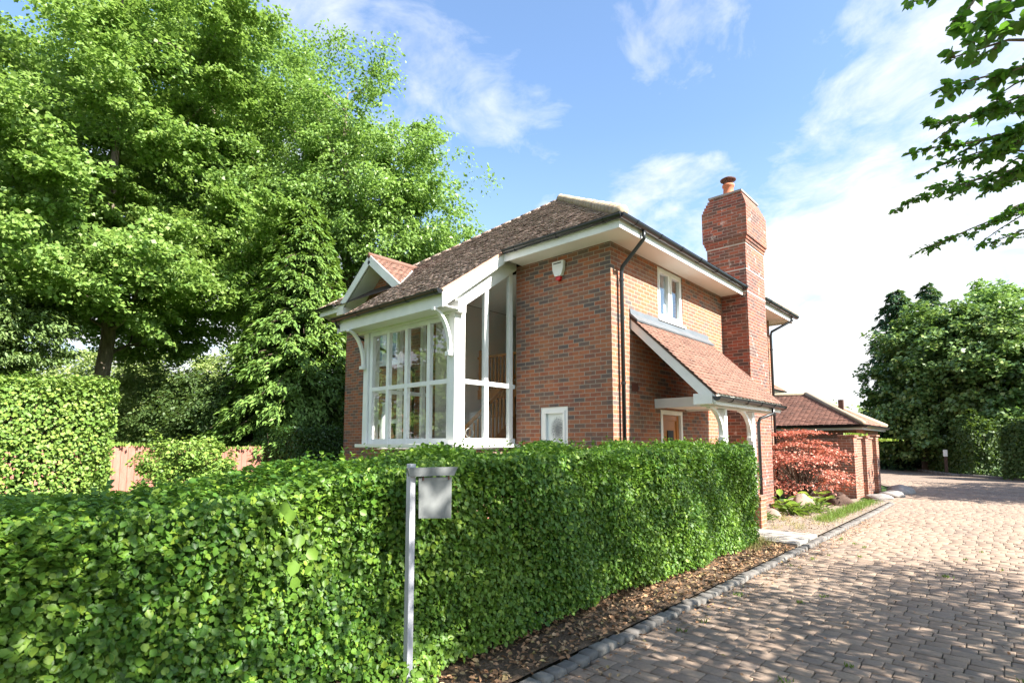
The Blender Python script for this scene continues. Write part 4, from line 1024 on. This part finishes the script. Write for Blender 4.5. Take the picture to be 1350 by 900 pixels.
make_tree('sycamore_tree', 'leafy sycamore beyond the picture edge, seen only as a reflection in the bay glass', (-13.5,-10.3,0), [((-13.5,-10.3,4.2),(2.6,3.4,3.4),2)], .2, M['sycamore'], M['barkdark'], 106, 70, 330, .9, .5, (.14,.22), .9, LT, trunk_h=1.0)
def conifer(name, label, base, h, r0, mat, bark, seed, n_br=230, per=150, L=(.10,.22), group=None, z0=.3, power=.8, droop=.45, tips=.18):
    r_ = np.random.default_rng(seed); root = thing(name, label, 'conifer', base, group); b = np.array(base, float)
    mb = MB().tube([b, b+np.array([.05,.02,h*.5]), b+np.array([0,0,h*.98])],[r0*.11,r0*.07,.015],8,False)
    Cs, Ts, Ns, Ls = [], [], [], []
    for i in range(n_br):
        t = ((i+r_.random())/n_br)**1.15; z = z0 + (h-z0)*t; rl = (r0*(1-t)**power*r_.uniform(.78,1.12)+.12); a = i*2.399963+r_.normal(0,.2)
        d = np.array([math.cos(a),math.sin(a),0]); s = np.array([-d[1],d[0],0])
        def P(u): return b + np.array([0,0,z]) + d*rl*u + np.array([0,0,rl*(.22*u - droop*u*u*1.2)])
        mb.tube([P(0),P(.35),P(.7),P(.95)],[.03*r0/2+.008,.02*r0/2+.006,.012,.005],5,False)
        m_ = int(per*(.35+rl/r0)); u = r_.random(m_)**.6; wd = (.10+.30*np.sin(np.clip(u,0,1)*PI*.85))*rl*.75
        # sprays: side twigs in groups
        k = r_.integers(0,11,m_); g = r_.normal(0,1,11); uu = np.clip(.15+.85*(k/10.)+r_.normal(0,.03,m_),.05,1.06); off = g[k]*.55*wd + r_.normal(0,.16,m_)*wd
        pts = b + np.array([0,0,z]) + np.outer(uu*rl, d) + np.outer(off, s); pts[:,2] += rl*(.22*uu-droop*uu*uu*1.2) - np.abs(off)*.35 - r_.random(m_)*tips*rl*.6
        pts += r_.normal(0,.02,(m_,3)); Cs.append(pts)
        Ts.append(d*.75+np.outer(np.sign(off),s)*.45+np.array([0,0,-.6])+r_.normal(0,.3,(m_,3)))
        Ns.append(np.array([0,0,.9])+d*.5+r_.normal(0,.35,(m_,3))); Ls.append(r_.uniform(*L,m_))
    mb.build('trunk', bark, root, True)
    leaves('crown', np.concatenate(Cs), np.concatenate(Ns), np.concatenate(Ts), np.concatenate(Ls), .34, mat, root)
    return root
p = along(393,560,17.3)
conifer('conifer', 'light green drooping conifer standing close to the left end of the house', (p[0],p[1],0), 9.6, 2.75, M['conifer'], M['barkdark'], 201, 330, 330, (.12,.25), power=.62)

def shrub(name, label, c, rad, mat, seed, n=60, per=260, L=(.08,.14), W=.6, group=None, cr=.45, cat='shrub'):
    return make_tree(name, label, (c[0],c[1],0), [((c[0],c[1],c[2]),rad,1)], .05, mat, M['barkdark'], seed, n, per, cr, .7, L, W, group, cat=cat, trunk_h=.2, shell=.5)
BG = 'shrubs beyond the garden fence'
for i,(px,py,d,rx,rz,mt,lb) in enumerate([
   (245,545,19,1.5,1.5,'bush','dark bushy shrub just beyond the middle of the board fence'),
   (305,545,18.5,1.7,1.6,'bush','dark bamboo like shrub at the right end of the board fence'),
   (195,540,20,1.2,1.6,'bushlight','pale shrub between the tall hedge and the dark bushes'),
   (235,525,46,4.6,4.2,'bushlight','large pale sunlit shrub far behind the fence'),
   (325,520,47,4.2,4.6,'bushlight','pale yellow green shrub far behind beside the conifer'),
   (165,525,46,4.2,4.2,'bushlight','distant shrub directly behind the sycamore trunk'),
   (70,520,46,4.6,4.0,'bushlight','distant pale bush beside the pink roofed building'),
   (-330,520,17,2.2,2.3,'bushlight','big pale shrub beyond the tall hedge in front of the pink roofed building'),(-160,535,19,2.2,1.9,'bushlight','rounded pale shrub behind the tall hedge')]):
    q = along(px,py,d); shrub('shrub', lb, (q[0],q[1],max(rz*.9,q[2])), (rx,rx,rz), M[mt], 300+i, 70, 260, (.08,.15) if d<25 else (.22,.36), .5, BG, .5 if d<25 else 1.3)
q = along(250,606,11.6)
shrub('climbing_plant', 'pale green climbing plant spilling over the middle of the fence', (q[0],q[1],1.15), (.85,.9,.62), M['hedgetall'], 320, 60, 230, (.05,.09), .7, None, .26, 'climber')
q = along(398,585,15.2)

# pink board fence
fn = thing('board_fence', 'pinkish vertical board fence with a sagging top half hidden by climbers', 'fence', (-10.4,-3.5,0))
mb = MB(); rr = random.Random(9); y = -9.0
while y < .1:
    h_ = 1.52 + .05*math.sin(y*.9) + rr.uniform(-.008,.008) + max(0,(y+5)*.018); mb.box((-10.42,y,.05),(-10.40+rr.uniform(0,.008),y+.135,h_)); y += .142
mb.build('boards', M['fence'], fn)
for i in range(4):
    MB().box((-10.52,-8.6+i*2.6,0),(-10.43,-8.5+i*2.6,1.5)).build('fence_post', M['fence'], fn)
MB().box((-10.46,-9,1.2),(-10.421,.1,1.28)).build('fence_rail', M['fence'], fn)
tufts('ivy', [(-10.41,-8+i*.28,1.5+.05*math.sin((-8+i*.28)*.9),.8) for i in range(29)], M['hedgetall'], 'low ivy growing along the top of the fence', 33, (.06,.14), 40, .12, None, .6)
tag(bpy.data.objects['ivy'], 'thin fringe of ivy growing along the fence top', 'ivy')

# ------------------------------------------------------------------ overhanging lime tree on the right
def keep_lime(pt):
    d = np.array(pt)-CAM; z = d@FW; l = d@RT
    return not (z > -.2 and l < .99*z+.25) and not (pt[0] < 5.2 and pt[2] < 4.2)
lime = make_tree('lime_tree', 'lime tree whose leafy branches hang into the picture above the drive', (10.5,-4.0,0),
   [((9.6,-3.6,6.9),(5.4,5.6,3.6),3),((7.0,-6.5,6.2),(3.2,3.4,2.6),1.3),((12.2,1.2,6.2),(3.2,2.4,2.8),.8),((9.0,-8.3,6.2),(3.4,2.8,2.6),.55),((9.6,-2.2,4.4),(2.4,3.2,.9),.9)], .28, M['lime'], M['bark'], 401, 215, 185, 1.0, .45, (.075,.12), .8, None, keep=keep_lime, trunk_h=3, shell=.25)
def sprigs():
    r_ = np.random.default_rng(77); mb = MB(); C, Nn, T, Ls = [], [], [], []
    limbs = []
    for tip_, mid in ((along(1450,40,2.6),(7.9,-4.9,4.5)),(along(1450,150,3.3),(8.2,-3.9,4.6)),(along(1460,250,3.9),(8.5,-3.0,4.3))):
        p0, p1, p2 = np.array([10.45,-4.0,4.4]), np.array(mid), np.array(tip_); ts = np.linspace(0,1,13)[:,None]
        pts = p0*(1-ts)**2 + 2*p1*ts*(1-ts) + p2*ts**2 + r_.normal(0,.03,(13,3))*np.sin(ts*PI); limbs.append(pts)
        mb.tube(list(pts), list(np.linspace(.06,.014,13)), 7, False)
        for q in range(2, 12):
            for k in range(5):
                e = pts[q] + r_.normal(0,1,3)*np.array([.32,.32,.16]); mb.tube([pts[q], (pts[q]+e)/2+np.array([0,0,.03]), e], [.008,.005,.002], 4, False)
                if q > 8 and not (e-CAM)@RT > .97*((e-CAM)@FW): continue
                for j in range(16):
                    u = r_.random(); C.append(pts[q]*(1-u)+e*u+r_.normal(0,.03,3)); T.append(unit(e-pts[q])+r_.normal(0,.6,3)+np.array([0,0,-.4])); Nn.append(np.array([0,0,1.])+r_.normal(0,.5,3)); Ls.append(r_.uniform(.045,.075))
    allp = np.concatenate([l[6:] for l in limbs])
    specs = [  # tip pixel, root pixel, distance, leaves, length, side twigs
     ((1196,4),(1420,-25),2.5,12,.085,2),((1262,40),(1420,0),2.4,16,.095,3),((1250,78),(1410,55),2.5,14,.095,3),((1238,120),(1410,95),2.8,26,.09,4),
     ((1222,165),(1410,140),3.1,46,.08,6),((1222,196),(1410,180),3.3,60,.078,7),((1245,215),(1420,200),3.4,60,.075,7),((1192,268),(1410,215),3.6,74,.072,9),((1236,245),(1410,235),3.7,60,.072,7),((1232,322),(1420,262),3.9,80,.066,9),((1290,325),(1430,290),4.0,40,.066,6),
     ((1300,20),(1430,-40),2.3,22,.10,4),((1275,60),(1430,20),2.35,24,.10,4),((1290,150),(1420,120),3.0,60,.08,6),((1300,205),(1420,170),3.2,80,.078,8),((1300,250),(1420,215),3.5,80,.075,8),((1310,290),(1430,250),3.8,70,.07,7),((1262,28),(1330,-40),2.5,14,.09,3),((1316,100),(1430,75),2.6,40,.09,5),((1325,180),(1430,150),3.0,70,.08,7),((1330,230),(1430,200),3.3,70,.075,7)]
    for tip, rt, d, n, L, st in specs:
        L *= .64
        a, b = along(*rt, d*1.02), along(*tip, d); m_ = (a+b)/2 + np.array([0,0,.05])
        near = allp[np.argmin(np.linalg.norm(allp-a, axis=1))]
        mb.tube([near, near*.5+a*.5+r_.normal(0,.04,3), a, a*.5+m_*.5+r_.normal(0,.012,3), m_, m_*.5+b*.5+r_.normal(0,.012,3), b], [.013,.011,.009,.008,.006,.0045,.002], 5, False)
        tw = []
        ax = unit(b-a); side = unit(np.cross(ax, [0,0,1.]))
        for k in range(st):
            u = .25+.7*k/max(st-1,1); o_ = a*(1-u)**2+2*m_*u*(1-u)+b*u*u
            ln_ = r_.uniform(.14,.34)*np.linalg.norm(b-a)*(1.1-u*.6); e = o_ + (ax*.8 + side*r_.choice([-1,1])*r_.uniform(.3,.8) + np.array([0,0,r_.uniform(-.45,.15)]))*ln_
            mb.tube([o_, (o_+e)/2+np.array([0,0,.01]), e], [.006,.0045,.0025], 4, False); tw.append((o_,e))
        tw.append((a*.25+b*.75, b)); tw.append((m_, b))
        for k in range(int(n*3.0)):
            o_, e = tw[k % len(tw)]; u = r_.random(); pnt = o_*(1-u)+e*u
            C.append(pnt+r_.normal(0,.004,3)); dr = unit(e-o_); T.append(dr*.7+r_.normal(0,.55,3)+np.array([0,0,-.45])); Nn.append(np.array([0,0,1.])+r_.normal(0,.5,3)); Ls.append(L*r_.uniform(.55,1.1))
    leaves('low_branch_leaves', np.array(C), np.array(Nn), np.array(T), np.array(Ls), .78, M['lime'], lime, LEAF6)
    mb.build('low_branch', M['bark'], lime, True)
sprigs()

# ------------------------------------------------------------------ far right: tree belt and hedge
RG = 'tree belt across the lane'
p = along(1196,600,36); conifer('conifer', 'dark blue green conifer at the left end of the tree belt across the lane', (p[0],p[1],0), 11.9, 3.0, M['rightconifer'], M['barkdark'], 211, 150, 210, (.2,.38), RG, power=.55)
p = along(1240,600,37); conifer('conifer', 'dark pointed conifer behind the middle of the tree belt', (p[0],p[1],0), 12.6, 3.1, M['rightconifer'], M['barkdark'], 212, 150, 200, (.2,.38), RG, power=.6)
p = along(1222,600,33)
make_tree('broadleaf_tree', 'dark broad leaved tree overhanging the bend of the lane', (p[0],p[1],0), [((p[0],p[1],5.4),(3.0,3.0,3.4),2),((p[0]+.6,p[1],8.2),(2.0,2.0,1.6),.7),((p[0]-.3,p[1]-.6,2.6),(2.9,2.6,2.0),.9)], .25, M['rightleaf'], M['barkdark'], 221, 110, 330, .95, .55, (.17,.28), .8, RG)
p = along(1285,600,31)
make_tree('broadleaf_tree', 'broad dark tree with pale sunlit leaf tips above the hedge across the lane', (p[0],p[1],0), [((p[0],p[1],5.6),(3.1,3.1,3.8),2),((p[0]+1,p[1],8.3),(2.2,2.2,1.4),.7),((p[0]-.3,p[1]-.6,2.6),(2.9,2.6,2.0),.9)], .25, M['rightleaf'], M['barkdark'], 222, 125, 330, .95, .55, (.17,.28), .8, RG)
p = along(1350,600,29.5)
make_tree('broadleaf_tree', 'dark leafy tree cut by the edge of the picture across the lane', (p[0],p[1],0), [((p[0],p[1],5.6),(3.1,3.1,3.4),2),((p[0]-.3,p[1]-.6,2.6),(2.9,2.6,2.0),.9)], .25, M['rightleaf'], M['barkdark'], 223, 100, 330, .95, .55, (.17,.28), .8, RG)
p = along(1340,600,40)
make_tree('lime_green_tree', 'pale green rounded tree rising above the dark tree belt', (p[0],p[1],0), [((p[0],p[1],11.2),(2.6,2.6,2.6),2)], .3, M['ash'], M['bark'], 224, 45, 330, .9, .6, (.2,.32), .8, RG, trunk_h=7)
hedge('tall_hedge', 'tall dark clipped hedge in shade along the far kerb of the lane', 0, 1.4, 0, 9.5, 3.6, M['bush'], 380, (.10,.17), 231, hfun=lambda y: 2.7+.3*np.sin(y*1.1), shoots=60, faces=('x0','top','y1','y0'), rot=(R(63), (12.9,21.4)), group=None, top_var=.45)
hedge('tall_hedge', 'dark clipped hedge following the bend of the lane under the conifers', 0, 1.4, 0, 9.5, 3.0, M['bush'], 350, (.10,.17), 232, hfun=lambda y: 2.3+.3*np.sin(y*1.3), shoots=50, faces=('x0','top','y1','y0'), rot=(R(22), (3.4,27.6)), group=None, top_var=.45)
# two trees beyond the edge of the picture that shade the lane
make_tree('broadleaf_tree', 'broad tree beside the lane beyond the edge of the picture', (14.5,16.5,0), [((14.5,16.5,6.5),(4.2,4.2,3.8),2)], .3, M['rightleaf'], M['barkdark'], 225, 70, 140, 1.3, .6, (.24,.36), .8, RG)
make_tree('broadleaf_tree', 'second tree beside the lane beyond the edge of the picture', (17.5,19.5,0), [((17.5,19.5,7.5),(4.8,4.8,4.5),2)], .3, M['rightleaf'], M['barkdark'], 226, 70, 140, 1.4, .6, (.24,.36), .8, RG)
for i,(px,d,h_,lb) in enumerate([(1130,62,5.5,'distant light green tree above the garage roof'),(1158,70,5.,'distant bush at the end of the lane')]):
    q = along(px,585,d); make_tree('distant_tree', lb, (q[0],q[1],0), [((q[0],q[1],h_*.62),(3.,3.,h_*.42),1)], .2, M['bush'] if i else M['bushlight'], M['barkdark'], 240+i, 40, 120, 1.2, .6, (.3,.5), .8, None, limbs=False)
q = along(1172,580,44); shrub('shrub', 'low dark shrub at the end of the lane behind the garden wall', (q[0],q[1],1.3), (2.4,2.4,1.6), M['bush'], 245, 45, 160, (.2,.3), .7, None, .7)
mk = thing('marker_post', 'small white marker standing at the foot of the dark hedge', 'marker', tuple(along(1247,606,30)*np.array([1,1,0])))
q = along(1247,606,29); MB().box((q[0]-.07,q[1]-.05,0),(q[0]+.07,q[1]+.05,1.05)).build('post', M['rockdark'], mk); MB().box((q[0]-.09,q[1]-.07,.95),(q[0]+.09,q[1]+.07,1.3)).build('cap', M['white'], mk)

# ------------------------------------------------------------------ garage, garden wall, neighbours
def hip_house(root, x0, x1, y0, y1, ez, pitch, over, wallm, tilem, seed, dtl=True, gut=True, tw=.165, gauge=.1):
    MB().wall('y', y0, y0+.2, x0, x1, 0, ez).wall('y', y1, y1-.2, x0, x1, 0, ez).wall('x', x0, x0+.2, y0+.2, y1-.2, 0, ez).wall('x', x1, x1-.2, y0+.2, y1-.2, 0, ez).build('wall', wallm, root)
    a, b, c, d = x0-over, x1+over, y0-over, y1+over; hw = min(b-a, d-c)/2; rz = ez+hw*pitch
    if (b-a) >= (d-c): r0, r1 = (a+hw, (c+d)/2, rz), (b-hw, (c+d)/2, rz)
    else: r0, r1 = ((a+b)/2, c+hw, rz), ((a+b)/2, d-hw, rz)
    mb = MB(); z = -.03
    vs = [(a,c,ez),(b,c,ez),(b,d,ez),(a,d,ez),r0,r1]; vs = [(p[0],p[1],p[2]+z) for p in vs]
    mb.add(vs, [(0,1,5,4),(2,3,4,5),(1,2,5),(3,0,4)] if (b-a) >= (d-c) else [(1,2,5,4),(3,0,4,5),(0,1,4),(2,3,5)])
    rf = mb.build('roof', M['deck'], root); cs_ = 1/math.sqrt(1+pitch*pitch); sl_ = hw/cs_
    fl = lambda L: (lambda dd: L-dd*cs_)
    for P0, e, s, L in (((a,c),(1,0,0),(0,1,pitch),b-a), ((b,c),(0,1,0),(-1,0,pitch),d-c), ((a,d),(0,-1,0),(1,0,pitch),d-c)):
        tile_plane('roof_tiles', (P0[0],P0[1],ez-.02), e, s, L, sl_, tilem, rf, lambda dd: dd*cs_, fl(L), seed=seed, jit=.005, tw=tw, gauge=gauge)
    ht = MB()
    for p, q in (((a,c,ez),r0),((b,c,ez),r1 if (b-a) >= (d-c) else r0),((b,d,ez),r1),(r0,r1)):
        ht.tube([Vector(p)+Vector((0,0,.02)), Vector(q)+Vector((0,0,.02))], .085, 8)
    ht.build('hip_tile', M['hip'], rf, True)
    f = MB(); f.box((a+.03,c+.03,ez-.19),(b-.03,c+.055,ez-.04)); f.box((b-.055,c+.056,ez-.19),(b-.03,d-.03,ez-.04)); f.box((a+.03,c+.056,ez-.16),(x1,y0-.001,ez-.14)); f.box((x1+.001,c+.056,ez-.16),(b-.056,d-.03,ez-.14))
    f.build('fascia', M['white'], root)
    if gut:
        half_round((a,c-.05,ez-.05),(b+.05,c-.05,ez-.05)).build('gutter', M['gutter'], root)
        half_round((b+.05,c-.05,ez-.054),(b+.05,d,ez-.054)).build('gutter', M['gutter'], root)
    return rf
ga = thing('garage', 'low red brick garage with hipped brown tiled roof beyond the red maple', 'garage', (-2,15,0))
rf = hip_house(ga, -5.6, 1.12, 13.05, 16.9, 2.25, .56, .25, M['brick_garden'], M['tile_brown'], 51)
MB().box((.26,14.9,2.4),(.42,15.06,3.2)).build('roof_vent', M['rockdark'], ga)
nb = thing('neighbour_house', 'neighbouring house with brown roof and white eaves showing behind the garage', 'house', (-9.5,25,0))
hip_house(nb, -13.5, -5.7, 22.4, 28, 4.85, .72, .4, M['brick_garden'], M['tile_brown'], 52, tw=.3, gauge=.2)
ph = thing('neighbour_bungalow', 'long low building with a pink roof just showing over the tall hedge', 'building', (-24,-8,0))
hip_house(ph, -28.5, -21.8, -15.5, -3.2, 3.0, .42, .35, M['brick_garden'], M['tile_pink'], 53, tw=.3, gauge=.2)

gw = thing('garden_wall', 'brick garden wall with projecting piers between the red maple and the lane', 'wall', (1.3,12.3,0))
MB().box((1.24,10.52,0),(1.42,14.5,1.76)).build('wall_panel', M['brick_garden'], gw)
MB().box((-3.6,10.30,0),(1.17,10.52,1.70)).build('wall_panel', M['brick_garden'], gw)
for y_, h_ in ((10.28,1.80),(12.0,1.80),(13.75,1.84)):
    pm = MB().box((1.171,y_,0),(1.53,y_+.46,h_)).build('pier', M['brick_garden'], gw)
    cp = MB(); cp.box((1.13,y_-.04,h_+.001),(1.57,y_+.50,h_+.06)); cp.build('pier_cap', M['brick_garden'], pm, bevel=.01)
MB().box((-3.6,10.27,1.701),(1.165,10.55,1.75)).build('coping', M['brick_garden'], gw)
for a,b in ((10.782,11.958),(12.502,13.708)):
    MB().box((1.20,a,1.761),(1.46,b,1.81)).build('coping', M['brick_garden'], gw)
tufts('ivy', [(1.35,10.9+i*.22,1.84,.7) for i in range(7)]+[(1.4,14.4+i*.3,1.7,1.6) for i in range(5)], M['hosta'], '', 61, (.05,.11), 60, .12, None, .7)
tag(bpy.data.objects['ivy.001'], 'bright green creeper growing over the top of the garden wall piers', 'ivy')

# red maple
def maple():
    r_ = np.random.default_rng(88); base = (.72,7.9,.05)
    root = thing('red_maple_tree', 'spreading red leaved maple beside the house in front of the garden wall', 'tree', base)
    mb = MB(); C, Nn, T, Ls = [], [], [], []
    tip = []
    for i in range(74):
        a = r_.uniform(0,2*PI); q = r_.random()**.5; z = r_.uniform(.42,1.62); rad = (1.08*math.sin(PI*min(1.,(z+.18)/2.05))**.7+.05)*(.45+.55*q)
        tip.append((base[0]+rad*math.cos(a), base[1]+rad*math.sin(a)*1.05, base[2]+z))
    for i in range(9): tip.append((base[0]+r_.normal(0,.3), base[1]+r_.normal(0,.35), base[2]+r_.uniform(1.6,1.9)))
    for tpt in tip:
        tpt = np.array(tpt); o_ = np.array(base)+np.array([0,0,.05]); m_ = o_*.5+tpt*.5+np.array([0,0,.15]); mb.tube([o_, o_*.6+m_*.4, m_, tpt],[.022,.016,.010,.003],5,False)
        n = 85; v = r_.normal(0,1,(n,3))*np.array([.17,.17,.028]); out = unit(tpt-np.array(base)-np.array([0,0,.8])); v[:,2] -= (v@out)*.25
        C.append(tpt+v); T.append(out*.6+r_.normal(0,.55,(n,3))+np.array([0,0,-.45])); Nn.append(np.array([0,0,1.])+out*.3+r_.normal(0,.4,(n,3))); Ls.append(r_.uniform(.045,.09,n))
    mb.build('trunk', M['barkdark'], root, True)
    leaves('crown', np.concatenate(C), np.concatenate(Nn), np.concatenate(T), np.concatenate(Ls), .6, M['maple'], root)
maple()

def boulder(name, label, c, rad, mat, seed):
    r_ = np.random.default_rng(seed); mb = MB(); nl, ns = 12, 18; V = []; ph_ = r_.uniform(0,6,6)
    for i in range(nl+1):
        t = PI*i/nl
        for k in range(ns):
            a = 2*PI*k/ns; d = np.array([math.sin(t)*math.cos(a), math.sin(t)*math.sin(a), math.cos(t)])
            q = 1+.12*math.sin(3*d[0]+ph_[0])+.10*math.sin(4*d[1]+ph_[1]+d[2]*2)+.05*math.sin(9*d[0]+7*d[2]+ph_[2])
            V.append((c[0]+d[0]*rad[0]*q, c[1]+d[1]*rad[1]*q, c[2]+d[2]*rad[2]*q))
    mb.add(V, [(i*ns+k, (i+1)*ns+k, (i+1)*ns+(k+1)%ns, i*ns+(k+1)%ns) for i in range(nl) for k in range(ns)])
    return tag(mb.build(name, mat, None, True), label, 'rock')
boulder('boulder', 'large pale pinkish boulder among the plants in the gravel bed', (1.12,6.55,.14), (.24,.30,.26), M['rock'], 1)
boulder('boulder', 'dark brown rounded boulder lying at the foot of the red maple', (1.42,8.5,.10), (.36,.42,.24), M['rockdark'], 2)
boulder('boulder', 'low pale rock lying nearest the brick porch plinth', (.95,4.6,.08), (.22,.26,.15), M['rock'], 3)
for i,(x,y,rx,h_,lb) in enumerate([(1.85,11.5,.32,.12,'flat grey stone at the foot of the garden wall'),(2.0,12.6,.4,.14,'broad grey stone at the corner where drive meets lane'),(2.05,14.2,.45,.2,'far grey rock beside the last wall pier')]):
    boulder('edge_stone', lb, (x,y,.03), (rx,rx*1.2,h_), M['rockgrey'], 10+i)

def plant(name, label, c, n, L, mat, seed, spread=.16, W=.5, up=.6, cat='plant', shape=LEAF6):
    r_ = np.random.default_rng(seed); a = r_.uniform(0,2*PI,n); rad = r_.random(n)**.7*spread; d = np.stack([np.cos(a),np.sin(a),np.zeros(n)],1)
    hh = r_.uniform(.04,up,n)*(1-.4*rad/spread); C = np.array(c)+d*rad[:,None]+np.stack([np.zeros(n),np.zeros(n),hh],1)
    root = thing(name, label, cat, c)
    leaves('foliage', C, d*-.35+np.array([0,0,1.])+r_.normal(0,.3,(n,3)), d+np.array([0,0,.25])+r_.normal(0,.35,(n,3)), r_.uniform(*L,n), W, mat, root, shape)
    mb = MB()
    for k in range(n): mb.tube([c, tuple(C[k])], .004, 4, False)
    mb.build('stem', M['grass'], root); return root
plant('leafy_plant', 'broad leaved bright green plant left of the pale boulder', (.72,6.1,.05), 26, (.18,.30), M['hosta'], 71, .22, .62, .42)
plant('leafy_plant', 'yellow green broad leaved plant behind the pale boulder under the maple', (1.25,7.1,.05), 24, (.18,.30), M['hosta'], 72, .24, .6, .45)
plant('leafy_plant', 'low green plant growing in front of the pale boulder', (1.35,5.7,.05), 60, (.09,.16), M['grass'], 73, .26, .4, .22)
plant('leafy_plant', 'grey green mounded plant in the middle of the gravel bed', (1.45,6.4,.05), 90, (.07,.13), M['feather'], 74, .30, .4, .24)
plant('leafy_plant', 'small grey green plant near the concrete path', (1.05,3.9,.05), 70, (.06,.12), M['feather'], 75, .24, .4, .18)
plant('leafy_plant', 'tall grassy plant beside the middle of the gravel bed', (1.2,5.3,.05), 60, (.18,.34), M['grass'], 76, .14, .12, .2)
